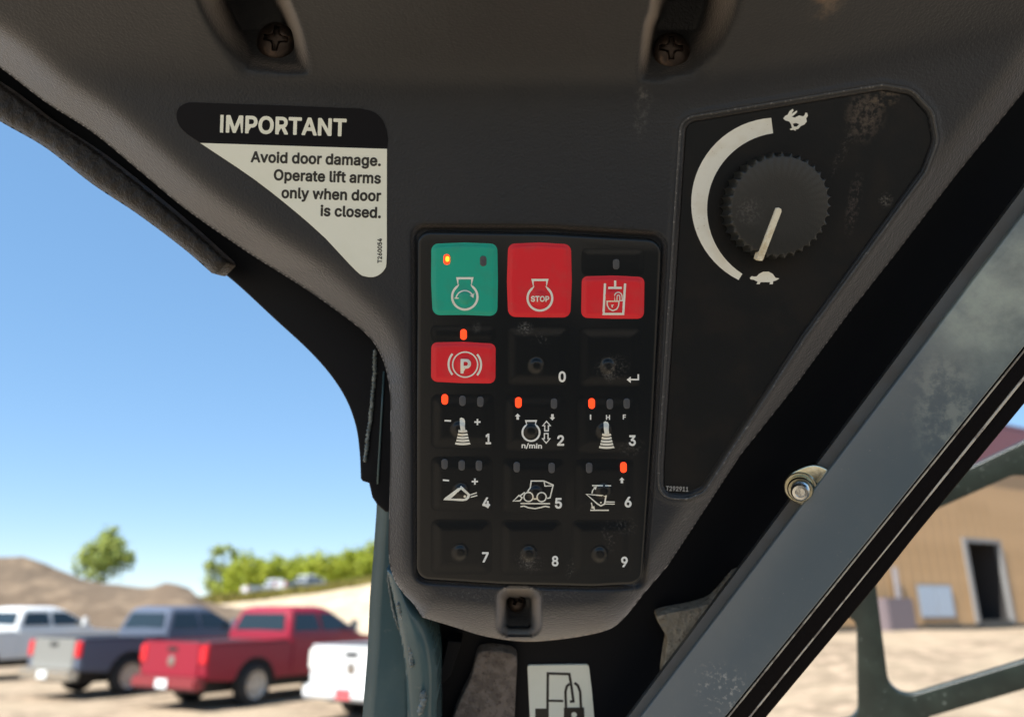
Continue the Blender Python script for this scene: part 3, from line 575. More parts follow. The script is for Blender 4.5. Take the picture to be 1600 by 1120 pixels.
k.stroke([(1197, 484), (1195, 455)]+arcpts((1217, 458), 22, 180, 355, 12)+[(1241, 484), (1226, 484), (1226, 462)]+arcpts((1218, 460), 8, 0, -180, 6)+[(1210, 484)], 6)
k.poly([(1176, 508), (1192, 508), (1184, 515), (1186, 524), (1179, 524)]); k.put('padlock_symbol', PA, hf, M_cream, b)
# row 2
b, hf = button((673, 508, 774, 533), M_face, 8, pad=.0004, edge=11); led(b, hf, 724.2, 522.7, True)
b, hf = button(fillet([(674, 535, 9), (724, 534), (774.5, 537, 9), (774, 599, 10), (724, 598.5), (673.5, 596, 10)], 5), M_red, nub=(725.7, 569), label='red parking brake button')
k = Ink(Z3); k.stroke(arcpts((324, 857), 73, 0, 351, 40), 8, True)
k.stroke(arcpts((318, 855), 91, 138, 222, 12), 12); k.stroke(arcpts((326, 858), 91, -42, 42, 12), 12); k.put('brake_symbol', PA, hf, M_cream, b)
k = Ink(Z3); k.text('P', (297, 905), (358, 905), 82); k.put('lettering', PA, lambda x, y: hf(x, y)+.0002, M_cream, b)
def digit(b, hf, ch, x, y, wd=11, cap=16, sh=.10):
    k = Ink(); k.text(ch, (x-wd/2, y+cap/2), (x+wd/2, y+cap/2), cap, shear=sh*cap/540*0); k.put('number', PA, hf, M_white, b)
b, hf = button((790, 509, 890.5, 603), M_face, nub=(838, 571), edge=19); digit(b, hf, '0', 878.4, 588, 11.5)
b, hf = button((904, 511, 1004, 604.5), M_face, nub=(950, 572), edge=19)
k = Ink(Z3); k.stroke([(1334, 913), (1334, 944), (1285, 944)], 9).poly([(1266, 945), (1290, 926), (1290, 964)]); k.put('enter_symbol', PA, hf, M_white, b)
# row 3
def up(k, c, s=1, fl=1): k.poly([(c[0], c[1]-17*s*fl), (c[0]+15*s, c[1]-1*fl), (c[0]+7*s, c[1]-1*fl), (c[0]+7*s, c[1]+17*s*fl), (c[0]-7*s, c[1]+17*s*fl), (c[0]-7*s, c[1]-1*fl), (c[0]-15*s, c[1]-1*fl)])
def stick(k, x, y):
    k.poly([(x-15, y+6), (x-6, y), (x+8, y+6), (x+14, y+18), (x+13, y+50), (x+16, y+70), (x-10, y+72), (x-14, y+40)])
    for i, (yy, ww) in enumerate(((76, 52), (94, 58), (111, 66), (127, 74), (144, 86))):
        cx = x+1; k.poly([(cx-ww/2+4, y+yy-8)]+[(cx+ww*(-.46+.92*j/6), y+yy-8+3.5*math.sin(math.pi*j/6)) for j in range(1, 6)]+[(cx+ww/2-4, y+yy-8), (cx+ww/2+1, y+yy+3)]+[(cx+ww*(.48-.96*j/6), y+yy+3+4.5*math.sin(math.pi*j/6)) for j in range(0, 7)])
    k.poly([(x-24, y+70), (x+24, y+70), (x+26, y+74), (x-26, y+74)][:0] or [(x-25, y+67.2), (x-12, y+66), (x-12, y+67), (x-25, y+67.9)])
b, hf = button((673, 616, 773, 701), M_face, nub=(717, 670), edge=19)
led(b, hf, 694.9, 624.3, True); led(b, hf, 722.6, 626.3); led(b, hf, 750.6, 627.7)
k = Ink(Z4); stick(k, 289, 147); k.put('joystick_symbol', PA, hf, M_cream, b)
k = Ink(Z4); k.stroke([(191, 164), (226, 166)], 9); k.put('minus_sign', PA, hf, M_white, b)
k = Ink(Z4); pl_ = lambda c, r=17, t=4.5: [(c[0]-r, c[1]-t), (c[0]-t, c[1]-t), (c[0]-t, c[1]-r), (c[0]+t, c[1]-r), (c[0]+t, c[1]-t), (c[0]+r, c[1]-t), (c[0]+r, c[1]+t), (c[0]+t, c[1]+t), (c[0]+t, c[1]+r), (c[0]-t, c[1]+r), (c[0]-t, c[1]+t), (c[0]-r, c[1]+t)]
k.poly(pl_((371, 172))); k.put('plus_sign', PA, hf, M_white, b); digit(b, hf, '1', 763, 685, 8.5)
b, hf = button((787, 617, 886.5, 704.5), M_face, nub=(829, 673), edge=19)
led(b, hf, 810, 629, True); led(b, hf, 865.7, 630.6)
k = Ink(Z4); engine(k, (664, 229), 47, 28, 24, 166, 190, 10); k.put('engine_symbol', PA, hf, M_white, b)
k = Ink(Z4); up(k, (591, 142)); up(k, (781, 146), 1, -1); k.put('arrow_symbol', PA, hf, M_white, b)
k = Ink(Z4)
for c, s in (((749, 195), 1), ((747, 260), -1)):
    k.stroke([(c[0], c[1]-27*s), (c[0]+21, c[1]-3*s), (c[0]+10, c[1]-3*s), (c[0]+10, c[1]+25*s), (c[0]-10, c[1]+25*s), (c[0]-10, c[1]-3*s), (c[0]-21, c[1]-3*s)], 6.5, True)
k.put('updown_symbol', PA, hf, M_white, b)
k = Ink(Z4); k.text('n/min', (612, 313), (724, 316), 26); k.put('lettering', PA, hf, M_white, b); digit(b, hf, '2', 876, 687.5, 11)
b, hf = button((901, 619, 997.5, 708), M_face, nub=(944, 673), edge=19)
led(b, hf, 924.6, 630.6, True); led(b, hf, 953, 631.4); led(b, hf, 979.4, 630.6)
k = Ink(Z4); k.text('I', (986, 158), (993.5, 158), 27); k.text('H', (1074, 159), (1096, 159), 26); k.text('F', (1166, 157), (1183, 157), 26); k.put('lettering', PA, hf, M_white, b)
k = Ink(Z4); stick(k, 1076, 167); k.put('joystick_symbol', PA, hf, M_cream, b); digit(b, hf, '3', 988, 687.5, 11)
# row 4
b, hf = button((673, 713, 770, 798.5), M_face, nub=(720, 767), edge=19)
for x, y in ((694.6, 725), (721.4, 727), (748.3, 727.4)): led(b, hf, x, y)
k = Ink(Z4); k.stroke([(182, 489), (216, 492)], 9); k.put('minus_sign', PA, hf, M_white, b); k = Ink(Z4); k.poly(pl_((357, 497))); k.put('plus_sign', PA, hf, M_white, b)
k = Ink(Z4); k.poly([(184, 598), (192, 587), (282, 520), (332, 568), (326, 588), (312, 600), (290, 604)], [(226, 590), (281, 540), (316, 570), (311, 584), (300, 591)][::-1]).poly(arcpts((302, 579), 7, 0, 330, 10)); k.stroke([(332, 570), (368, 558)], 6); k.stroke([(334, 583), (370, 573)], 6); k.put('bucket_symbol', PA, hf, M_cream, b); digit(b, hf, '4', 759.7, 784.5, 12)
b, hf = button((783, 716, 883.5, 800.5), M_face, nub=(837, 770), edge=19)
led(b, hf, 807.4, 729.7); led(b, hf, 862, 731)
k = Ink(Z4)
k.stroke([(645, 552), (660, 530), (665, 494), (735, 494), (785, 516), (768, 586), (752, 589)], 7); k.stroke([(735, 494), (740, 522), (782, 520)], 6)
k.stroke(arcpts((650, 581), 25, 0, 350, 22), 7, True); k.stroke(arcpts((722, 582), 25, 0, 350, 22), 7, True); k.stroke([(677, 592), (696, 592)], 7)
k.stroke([(566, 604), (598, 573), (616, 585), (604, 602)], 7, True); k.stroke([(606, 574), (630, 556)], 7)
k.stroke([(606, 617), (768, 618)], 7); k.stroke([(606, 634), (626, 631), (650, 640), (686, 645), (720, 638), (742, 632), (766, 637)], 7)
k.put('machine_symbol', PA, hf, M_cream, b); digit(b, hf, '5', 872.6, 785.4, 11)
b, hf = button((897, 717, 991.5, 802), M_face, nub=(943, 767), edge=19)
led(b, hf, 920.6, 731); led(b, hf, 974.3, 730.3, True)
k = Ink(Z4)
k.stroke([(998, 519), (1102, 520)], 7); k.stroke([(988, 654), (1090, 654)], 7)
k.stroke([(966, 566), (1074, 576), (1066, 620), (1046, 630), (1026, 618)], 8, True); k.poly(arcpts((1046, 612), 5, 0, 330, 8)); k.stroke([(1070, 608), (1122, 609)], 5.5); k.stroke([(1068, 619), (1122, 620)], 5.5)
k.stroke([(997, 562), (1001, 546), (1014, 530)], 6).poly([(1004, 528), (1024, 524), (1018, 543)]); k.stroke([(994, 612), (998, 632), (1008, 646)], 6).poly([(990, 640), (1014, 652), (1010, 630)])
k.put('bucket_symbol', PA, hf, M_cream, b)
k = Ink(Z4); up(k, (1161, 490), .95); k.put('arrow_symbol', PA, hf, M_white, b); digit(b, hf, '6', 981.4, 783.5, 11)
# row 5
for ch, rc, nb, dg in (('7', (673, 811, 769, 897), (718.6, 863), (758.3, 869.7)), ('8', (781, 812, 879, 898.5), (826, 865), (867.4, 875.7)), ('9', (892.5, 812, 987.5, 898), (937, 866), (975.7, 877))):
    b, hf = button(rc, M_face, nub=nb, edge=19); digit(b, hf, ch, dg[0], dg[1], 10.5, 15.5)

# ------------------------------------------------------------------ warning sticker
st = root('warning_sticker', 'black and white IMPORTANT warning sticker with slanted left edge beside the keypad', 'sticker', PA.pp(530, 280))
hd = spline([(312.6, 223), (293, 210), (281, 198), (275.5, 183), (279, 169), (294, 160.5), (320, 161)], 4)+[(440, 165), (564, 170)]+spline([(564, 170), (584, 175.5), (598, 189), (605, 212), (604.6, 232)], 4)[1:]
hS = lambda x, y: .00025-.066*U_*0*x
plate('header', [hd], PA, .0004, .0006, M_stk, st, bev=.5)
bd = [(312.6, 223.6), (604.5, 232.8)]+spline([(604.3, 330), (604, 405), (600, 422), (587, 432), (571, 432), (556, 423), (509, 373)], 4)+spline([(509, 373), (467.5, 336), (398, 281), (312.6, 223.6)], 3)[1:-1]
plate('body', [bd], PA, .0004, .0006, M_stw, st, bev=.4)
TH = .0005
def line(txt, a, b_, cap, m, par, name='lettering'): k = Ink(); k.text(txt, a, b_, cap); k.put(name, PA, TH, m, par)
line('IMPORTANT', (343.6, 206), (541, 212.3), 26.5, M_stw, st, 'heading')
for tx, a, b_ in (('Avoid door damage.', (391.5, 253.0), (595, 259.2)), ('Operate lift arms', (427.5, 281.2), (595, 286.6)), ('only when door', (439.5, 309), (595.4, 314.2)), ('is closed.', (500.5, 337), (595, 340.4))): line(tx, a, b_, 16.8, M_ink, st)
line('T260054', (596.5, 411), (596.5, 372.6), 6.8, M_ink, st, 'part_number')

# ------------------------------------------------------------------ dial label and knob
dl = root('dial_label', 'black triangular speed label with white curved scale, running rabbit and turtle', 'label', PA.pp(1200, 430))
plate('backing', [offset(DIAL, 8.5)], PA, -.0008, .0012, M_plate, dl, bev=.8)
DH = -.00068
def circ(p, q, r):
    A = np.array([[2*(q[0]-p[0]), 2*(q[1]-p[1])], [2*(r[0]-p[0]), 2*(r[1]-p[1])]]); b_ = np.array([q[0]**2+q[1]**2-p[0]**2-p[1]**2, r[0]**2+r[1]**2-p[0]**2-p[1]**2])
    c = np.linalg.solve(A, b_); return c, np.hypot(*(np.array(p)-c))
def arc3(p, q, r, n=30):
    c, rd = circ(p, q, r); a = np.unwrap([math.atan2(v[1]-c[1], v[0]-c[0]) for v in (p, q, r)])
    return [(c[0]+rd*math.cos(t), c[1]+rd*math.sin(t)) for t in np.linspace(a[0], a[2], n)]
k = Ink(); k.poly(arc3((1205, 184.5), (1080, 318), (1154, 437.5))+arc3((1208, 208.5), (1105, 320), (1160, 428))[::-1]); k.put('curved_scale', PA, DH, M_cream, dl)
ZD = lambda p: (1040+p[0]/3.2, 120+p[1]/3.2)
k = Ink(ZD); k.poly([(588, 210), (598, 196), (610, 191), (620, 172), (636, 161), (640, 169), (629, 187), (656, 169), (658, 177), (642, 193), (630, 200), (646, 205), (668, 194), (688, 199), (695, 192), (699, 180), (708, 182), (712, 196), (703, 208), (706, 225), (694, 240), (676, 247), (664, 262), (652, 264), (650, 272), (640, 266), (628, 268), (620, 263), (632, 256), (627, 238), (617, 224), (600, 220)], [(636, 236), (642, 250), (656, 250), (668, 238), (652, 232)][::-1]); k.put('rabbit_symbol', PA, DH, M_cream, dl)
k = Ink(ZD); k.poly([(421, 1005), (430, 997), (444, 999), (455, 998), (468, 985), (488, 975), (515, 974), (535, 985), (550, 1005), (569, 1008), (552, 1019), (538, 1022), (536, 1037), (520, 1037), (522, 1027), (475, 1027), (470, 1037), (454, 1037), (460, 1025), (440, 1015), (425, 1013)]); k.put('turtle_symbol', PA, DH, M_cream, dl)
k = Ink(); k.text('T292911', (1040.4, 766), (1075.5, 767.5), 7.2); k.put('part_number', PA, DH, M_dim, dl)
HK = .011
c0 = PA.pp(1218.5, 322, HK); sc = PA.scale(1218, 322)*(1-HK/.34); axn = PA.n
kn = root('speed_dial', 'round black knob with scalloped rim and cream pointer', 'knob', c0-axn*HK)
NT = 36; TH_ = np.linspace(0, 2*math.pi, NT*8, endpoint=False)
def ringk(ro, depth, z):
    ph = (TH_*NT/(2*math.pi)) % 1.0; r_ = ro-depth*np.sin(math.pi*ph)**.8
    return c0+axn*z+(np.cos(TH_)*r_)[:, None]*sc*PA.ex+(np.sin(TH_)*r_)[:, None]*sc*PA.ey
rings = [ringk(83.5, 6.0, -HK), ringk(82.5, 6.5, -.0016), ringk(81, 6.0, -.0005), ringk(76, 1.2, -.0001), ringk(74, 0, 0), ringk(40, 0, .0001), ringk(.01, 0, .0001)]
n_ = len(TH_); Fk = [(a*n_+i, a*n_+(i+1) % n_, (a+1)*n_+(i+1) % n_, (a+1)*n_+i) for a in range(len(rings)-1) for i in range(n_)]
ko = mk('grip', np.vstack(rings), Fk, M_knob, kn, True); ko.data.set_sharp_from_angle(angle=R(28))
pk = lambda x, y, h=0: PA.pp(x, y, HK+h)
pv = [(1213, 325), (1217, 324.5), (1221, 326.5), (1221.5, 331), (1193.5, 404), (1191.5, 407.5), (1187, 407.5), (1183.5, 405), (1184, 401)]
plate('pointer', [pv], PA, HK+.0013, .0050, M_point, kn, bev=1.2, smooth=True)

# ------------------------------------------------------------------ cab frame: unseen sun-blocking roof slab, beam, pillar, gusset, side wall, side bar
cf = root('cab_frame', 'dark painted steel cab frame round the console, with welded pillar and slanting side bar', 'cab frame', PL.pp(600, 1000))
beam = spline([(-430, -70), (-280, 10), (-150, 90), (0, 185), (71, 224), (143, 282), (214, 328), (286, 382), (343, 423), (375, 449), (430, 500), (480, 546), (515, 585), (540, 624), (555, 665), (561, 706), (563, 748)], 4)+[(566, 752), (576, 755), (581, 777), (588, 788), (602, 800), (625, 800), (632, 620), (600, 520), (500, 420), (330, 300), (100, 120), (-150, -10), (-430, -190)]
plate('roof_beam', [beam], PL, 0, .03, M_frame, cf, bev=4, smooth=True)
pil = [(596, 640), (590, 755), (588, 800), (583, 871), (578, 932), (574, 1023), (566, 1120), (555, 1420), (650, 1420), (650, 900), (640, 640)]
def pil_h(x, y, s): return -.006+.004*sm(0, 16, s)
heightfield('pillar', dense(pil, 6), 4, pil_h, PL, M_teal, cf, skirt=.04)
gus = spline([(604, 888), (616, 940), (624, 985), (630, 1020), (634, 1055), (636, 1100), (640, 1250), (640, 1420)], 4)+[(684, 1420)]+spline([(682, 1110), (683, 1053), (678, 1008), (664, 965), (646, 935), (622, 890)], 4)
def gus_h(x, y, s):
    t = np.clip(1-s/26, 0, .98); return .016-.010*(1-np.sqrt(1-t*t))+.004*np.sin((y-900)/50)
heightfield('gusset', dense(gus, 5), 3, gus_h, PL, M_teal, cf, skirt=.03)
def weld(pts, pl, h, r_, nm='weld_bead', wob=.35):
    P = np.array(dense(pts, 1.6, False)); n = len(P); jit = np.cumsum(rng.normal(0, .35, n)); jit -= np.linspace(jit[0], jit[-1], n)
    W = pl.pp(P[:, 0]+jit*.5, P[:, 1], h); rr = r_*U_*(.75+.35*np.abs(np.sin(np.arange(n)*.9))+.25*rng.random(n)); rr[:2] *= .5; rr[-2:] *= .5
    return tube(nm, W, rr, M_weld, cf, 8, wob)
M_weld = mat('painted_weld', (.12, .145, .14), .2, bump=(900, .5, .0006, 3), var=((260, (.22, .25, .24), .45, .65),))
weld([(586, 545), (585, 580), (580, 640), (574, 700), (570, 722)], PL, .001, 3.2)
weld([(606, 893), (610, 925), (617, 960), (625, 985)], PL, .000, 2.2)
weld([(622, 940), (626, 955), (632, 972), (637, 985)], PL, .0155, 4.2)
weld([(640, 1006), (643, 1022), (643, 1042)], PL, .0165, 4.0)
weld([(662, 1078), (661, 1098), (655, 1116)], PL, .0165, 5.0)
tube('seam', PL.pp(np.array([600., 596, 592, 590]), np.array([580., 650, 720, 756]), .001), .0006, M_teal, cf, 6)
HW = -.060
wall = [(616, 860), (660, 700), (1000, 560), (1500, 40), (1760, -200), (2000, -260), (1860, -20), (1700, 180), (1010, 1110), (880, 1300), (880, 1420), (640, 1420)]
plate('side_wall', [wall], PA, HW, .004, M_frame, cf, bev=0)
plate('strut', [[(700, 1001), (721, 1003), (704, 1055), (690, 1068), (686, 1060)]], PA, HW+.012, .01, M_frame, cf, bev=1)
flg = [(1800, 16), (1812, 22), (1600, 335), (985, 1142), (968, 1142), (1000, 1095)]
plate('flange', [[(1819, 0), (1840, 20), (1590, 352), (990, 1140), (857, 1314), (835, 1316), (1000, 1095), (1600, 293)]], PB, -.007, .012, M_flange, cf, bev=1)
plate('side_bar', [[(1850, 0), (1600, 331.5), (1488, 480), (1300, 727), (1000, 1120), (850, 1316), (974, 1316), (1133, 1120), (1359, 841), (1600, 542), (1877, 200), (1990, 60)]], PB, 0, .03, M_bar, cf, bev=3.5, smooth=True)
plate('roof', [rrect(0, 0, 10, 10, .5)], Plane(800, 560, 1, -AF), 0, .01, M_frame, cf) if False else None
v_, f_ = boxm(-.56, -.06, 2.17, .62, .375, 2.22); mk('roof', v_, f_, M_frame, cf)  # added unseen slab, sized to keep the sun off the console
M_blocker = mat('unseen_blocker_dark', (.03, .03, .032), .8)
for nm_, bb_ in (('unseen_rear_blocker', (-.62, -.95, .45, .95, -.90, 1.50)), ('unseen_side_blocker', (.90, -.89, .45, .95, .10, 1.50))): v_, f_ = boxm(*bb_); mk(nm_, v_, f_, M_blocker, cf)   # unseen low walls added behind and beside the viewer to cut ground bounce

ws = root('window_seal', 'black rubber window seal with two pale glazing strips along the slanting bar', 'seal', PB.pp(1360, 880))
plate('inner_rubber', [[(974, 1316), (1133, 1120), (1359, 840), (1600, 541), (1877, 199), (1911, 200), (1600, 586), (1397, 842), (1167, 1124), (1012, 1316)]], PB, -.006, .014, M_rubber, ws, bev=3, smooth=True)
plate('outer_rubber', [[(1010, 1318), (1169, 1121), (1397, 841), (1600, 590), (1910, 205), (1956, 210), (1600, 632), (1428, 840), (1369, 915), (1197, 1121), (1036, 1318)]], PB, -.010, .03, M_rubber, ws, bev=4, smooth=True)
def strip(a, wd, h):
    P = np.array(dense(a, 12, False)); W = PB.pp(P[:, 0], P[:, 1], h); tube('glazing_strip', W, wd*U_*.5, M_bead, ws, 6)
strip([(980, 1314), (1138, 1119), (1364, 839), (1600, 548), (1870, 215)], 3.0, -.0050)
strip([(1013, 1314), (1170, 1120), (1398, 839), (1600, 590), (1900, 217)], 4.6, -.0070)

# hinge bolt
hb = root('hinge_bolt', 'yellow zinc stud with nut and washers poking out beside the grey slanting bar', 'bolt', PB.pp(1262, 752, -.006))
bx = PB.pp(1251, 761, -.004); axb = -AF*.93-AX*.38+AU*(-.12); axb /= np.linalg.norm(axb); s1 = .37/1200
lathe('washer', [(.1*s1, 0), (25*s1, 0), (25.5*s1, 2*s1), (24*s1, 3.5*s1), (12*s1, 3.5*s1)], bx, axb, M_zinc, hb, 36)
lathe('nut', [(18*s1, 3.5*s1), (20*s1, 6*s1), (20*s1, 13*s1), (18*s1, 16*s1), (10*s1, 16*s1)], bx, axb, M_zinc, hb, 30)
pr = []
for i in range(5): z = (16+i*2.6)*s1; pr += [(12.6*s1, z), (14.2*s1, z+1.3*s1)]
lathe('stud', pr+[(12.4*s1, 30*s1), (11.5*s1, 31.5*s1), (7.5*s1, 31.8*s1), (6.8*s1, 30.2*s1), (.1*s1, 30*s1)], bx, axb, M_steel, hb, 30)
plate('lug', [spline([(1229, 757), (1231, 744), (1240, 736), (1258, 728), (1272, 725.5), (1286, 729), (1297, 737), (1290, 752), (1262, 786), (1250, 788), (1236, 779)], 4, True)], PB, -.0045, .009, M_zinc, hb, bev=3, smooth=True)

# trim on the roof beam
low = spline([(-430, -70), (-280, 16), (-150, 96), (-70, 146), (0, 190), (71, 231), (143, 287), (214, 334), (286, 388), (331, 427)], 6)
upp = spline([(352, 404), (286, 345), (214, 285), (143, 230), (71, 183), (0, 130), (-70, 86), (-150, 34), (-280, -48), (-430, -138)], 6)
trim_poly = dense(low+[(338, 428), (356, 410)]+upp, 5); LOWL = np.array(dense(low, 4, False))
def trim_h(x, y, s):
    d = np.sqrt(((np.stack([x, y], 1)[:, None]-LOWL[None])**2).sum(2)).min(1); t = np.clip(1-d/26, 0, 1); e = np.clip(1-s/8, 0, 1)
    wr = np.sin(x*.21+y*.13)*np.sin(x*.05-y*.17+1.3)
    return .006-.0095*(1-np.sqrt(np.clip(1-t*t, .02, 1)))-.0015*e*e+.00025*wr
to = heightfield('padded_trim', trim_poly, 3.0, trim_h, PT, M_leather, None, skirt=.012)
tag(to, 'padded black leather-grain trim along the sloping roof edge above the windscreen', 'trim')

# lining strip, beige patch and lock sticker on the side wall
fp = plate('lining_strip', [spline([(745, 1024), (760, 1017), (785, 1018), (801, 1022), (808, 1034), (806, 1080), (800, 1200), (790, 1330), (660, 1330), (690, 1180), (714, 1105), (735, 1060)], 4, True)], PA, HW+.008, .008, M_foam, None, bev=3, smooth=True)
tag(fp, 'worn grey-brown lining strip hanging below the console panel', 'lining')
fp = plate('beige_patch', [spline([(1027, 964), (1050, 957), (1085, 950), (1116, 938), (1150, 900), (1160, 905), (1110, 975), (1060, 1035), (1036, 1062), (1040, 1020), (1043, 998), (1033, 980)], 3, True)], PA, HW+.010, .008, M_beige, None, bev=2, smooth=True)  # mottled beige plate just in front of the side wall
tag(fp, 'mottled beige patch behind the slanting grey bar', 'lining')
ls = root('lock_sticker', 'white sticker with black cab and padlock drawing at the bottom edge', 'sticker', PA.pp(875, 1090, HW))
plate('backing', [fillet([(824, 1039, 4), (920, 1038, 5), (925, 1080), (938, 1230, 4), (833, 1230, 4)], 4)], PA, HW+.0012, .0012, M_stw, ls, bev=.5)
ZB = lambda p: (660+p[0]/4, 880+p[1]/4)
k = Ink(ZB); k.stroke([(782, 1010), (782, 858), (784, 686), (918, 690), (930, 756), (944, 860), (922, 862)], 16); k.stroke([(784, 856), (880, 858)], 14); k.poly([(705, 905), (775, 905), (775, 1090), (705, 1090)])
k.stroke([(898, 915), (894, 800), (902, 768), (920, 750)], 16); k.stroke([(950, 744), (972, 762), (986, 800), (992, 915)], 16)
k.put('cab_symbol', PA, HW+.0013, M_ink, ls)
k = Ink(ZB); k.poly([(884, 900), (1010, 898), (1016, 1090), (886, 1090)], arcpts((948, 945), 18, 0, 340, 14)); k.put('padlock_symbol', PA, HW+.0015, M_ink, ls)

# window guard outside
gd = root('window_guard', 'dark green steel guard with rounded cut-out openings outside the side window', 'guard', PG.pp(1450, 950))
hole1 = fillet([(1378, 885, 6), (1469, 790), (1566, 752.5, 4), (1582, 744, 26), (1740, 730, 30), (1740, 995, 30), (1398, 1093, 34), (1371, 990)], 8)
hole1 = fillet([(1366, 890, 6), (1440, 806, 0), (1582, 743, 26), (1760, 745, 30), (1760, 985, 30), (1392, 1096, 36)], 8)
hole2 = fillet([(1322, 960, 14), (1339, 975, 22), (1341, 1122, 22), (1120, 1160, 10)], 8)
hole3 = [(1475, 748), (1523, 727), (1600, 690), (1700, 640), (1700, 480), (1600, 560)]
hole4 = fillet([(1440, 1136, 14), (1453, 1120), (1600, 1077), (1800, 1020), (1800, 1300, 20), (1420, 1300, 20)], 8)
outer = [(1080, 1160), (1180, 1100), (1420, 780), (1560, 430), (1860, 430), (1860, 1360), (1080, 1360)]
go = plate('guard_plate', [outer, hole1, hole2, hole3, hole4], PG, 0, .008, M_guard, gd, bev=2.2, smooth=True)
# ------------------------------------------------------------------ outside: ground, hills
M_sand = mat('sandy_gravel', (.31, .245, .17), .95, spec=.1, bump=((1.3, .5, .12, 5), (9, .6, .03, 5)), var=((.35, (.215, .165, .115), .42, .62), (2.2, (.39, .295, .21), .48, .68), (14, (.36, .29, .20), .58, .72)))
M_hill = mat('brown_gravel_pile', (.13, .098, .07), .95, spec=.1, bump=((.6, .7, .5, 6),), var=((.14, (.13, .095, .066), .4, .62), (.7, (.195, .145, .10), .45, .7)))
M_bank = mat('pale_sand_bank', (.47, .375, .26), .95, spec=.1, bump=((.7, .6, .3, 6),), var=((.2, (.38, .30, .20), .42, .65), (1.1, (.55, .45, .32), .5, .7)))
def ground_z(x, y):
    x = np.asarray(x, float); y = np.asarray(y, float)
    a = sm(3.5, 8.5, x)*sm(11, 27, y)*1.06
    return a+.05*np.sin(x*.5+y*.23)*np.exp(-((y-30)/40)**2)*.6
gx = np.concatenate([[-3000, -1000, -400, -200, -120], np.arange(-90, 91, 1.0), [120, 200, 400, 1000, 3000]])
gy = np.concatenate([[-3000, -800, -200, -60], np.arange(-30, 111, 1.0), [150, 300, 800, 2500, 4500]])
X, Y = np.meshgrid(gx, gy); Zg = ground_z(X, Y); nx = len(gx)
ii = np.arange(X.size).reshape(X.shape)
q = np.stack([ii[:-1, :-1], ii[:-1, 1:], ii[1:, 1:], ii[1:, :-1]], -1).reshape(-1, 4).tolist()
g = mk('ground', np.stack([X.ravel(), Y.ravel(), Zg.ravel()], 1), q, M_sand, None, True, loc=(0, 0, 0)); g['kind'] = 'structure'
def ridge(name, top, foot_y, back, m, amp, zfoot=.02):
    """bank whose crest passes the surveyed points (world xyz), sloping to a foot nearer the viewer"""
    T = np.array(top); xs = np.arange(T[0, 0], T[-1, 0], .8); zc = np.interp(xs, T[:, 0], T[:, 2])+amp*.22*(np.sin(xs*1.9)*.5+np.sin(xs*.83+2)*.5+np.sin(xs*4.1+1)*.25); yc = np.interp(xs, T[:, 0], T[:, 1])
    V = []; rows = 34
    for j in range(rows+6):
        t = j/rows
        for i, x in enumerate(xs):
            if j <= rows:
                y = foot_y+(yc[i]-foot_y)*t; z = zfoot-.3+(zc[i]-zfoot+.3)*(t**.85*.55+.45*t)
                z += amp*math.sin(math.pi*t)*(math.sin(x*.9+2*t)*.5+math.sin(x*2.3+5*t+1)*.3+math.sin(x*.31+1.7)*.8)
                xx = x*(y/yc[i])
            else:
                y = yc[i]+back*(j-rows)/6.0; z = zc[i]+.08*math.sin(x*1.3+j); xx = x*(y/yc[i])
            V.append((xx, y, z))
    n = len(xs); Fc = [(j*n+i, j*n+i+1, (j+1)*n+i+1, (j+1)*n+i) for j in range(rows+5) for i in range(n-1)]
    o = mk(name, V, Fc, m, None, True); o['kind'] = 'structure'; return o
def crest(px, Y): return [tuple(at_y(x, y, Y)) for x, y in px]
ridge('gravel_hill', crest([(-420, 868), (-250, 850), (-100, 858), (0, 869), (34, 870), (63, 877), (114, 900), (171, 912), (234, 919), (263, 910), (297, 918), (312, 934), (345, 946), (420, 953)], 52), 42, 30, M_hill, .35)
ridge('sand_bank', crest([(150, 974), (250, 962), (330, 944), (400, 938), (500, 926), (600, 908), (700, 895), (900, 890), (1100, 905)], 58), 40, 60, M_bank, .18)
# grass on the bank
def grass_patch():
    V = []; Fc = []
    for _ in range(9000):
        px = rng.uniform(300, 640); Y = rng.uniform(58.5, 76); p = at_y(px, np.interp(px, [300, 330, 400, 500, 600, 700], [951, 944, 938, 926, 908, 895]), 58); x = p[0]*Y/58; z = p[2]
        h = rng.uniform(.25, .9)*(.5+.5*min(1, (Y-58)/6)); wv = rng.uniform(.08, .2); a = rng.uniform(0, math.pi); dx, dy = math.cos(a)*wv, math.sin(a)*wv; lx, ly = rng.normal(0, .15, 2)
        b = len(V); V += [(x-dx, Y-dy, z), (x+dx, Y+dy, z), (x+dx*.4+lx, Y+dy*.4+ly, z+h), (x-dx*.4+lx, Y-dy*.4+ly, z+h)]; Fc.append((b, b+1, b+2, b+3))
    return V, Fc
def leafmat(name, c1, c2, tr=.25):
    m = bpy.data.materials.new(name); m.use_nodes = True; nt = m.node_tree; N = nt.nodes; L = nt.links; b = N['Principled BSDF']
    ge = N.new('ShaderNodeNewGeometry'); r = N.new('ShaderNodeValToRGB'); r.color_ramp.elements[0].color = (*c1, 1); r.color_ramp.elements[1].color = (*c2, 1)
    L.new(ge.outputs['Random Per Island'], r.inputs[0]); L.new(r.outputs[0], b.inputs['Base Color']); b.inputs['Roughness'].default_value = .6; b.inputs['Specular IOR Level'].default_value = .2
    t = N.new('ShaderNodeBsdfTranslucent'); L.new(r.outputs[0], t.inputs[0]); mx = N.new('ShaderNodeMixShader'); mx.inputs[0].default_value = tr
    L.new(b.outputs[0], mx.inputs[1]); L.new(t.outputs[0], mx.inputs[2]); L.new(mx.outputs[0], N['Material Output'].inputs[0]); return m
v_, f_ = grass_patch(); M_grass = leafmat('dry_grass', (.16, .15, .03), (.30, .24, .07))
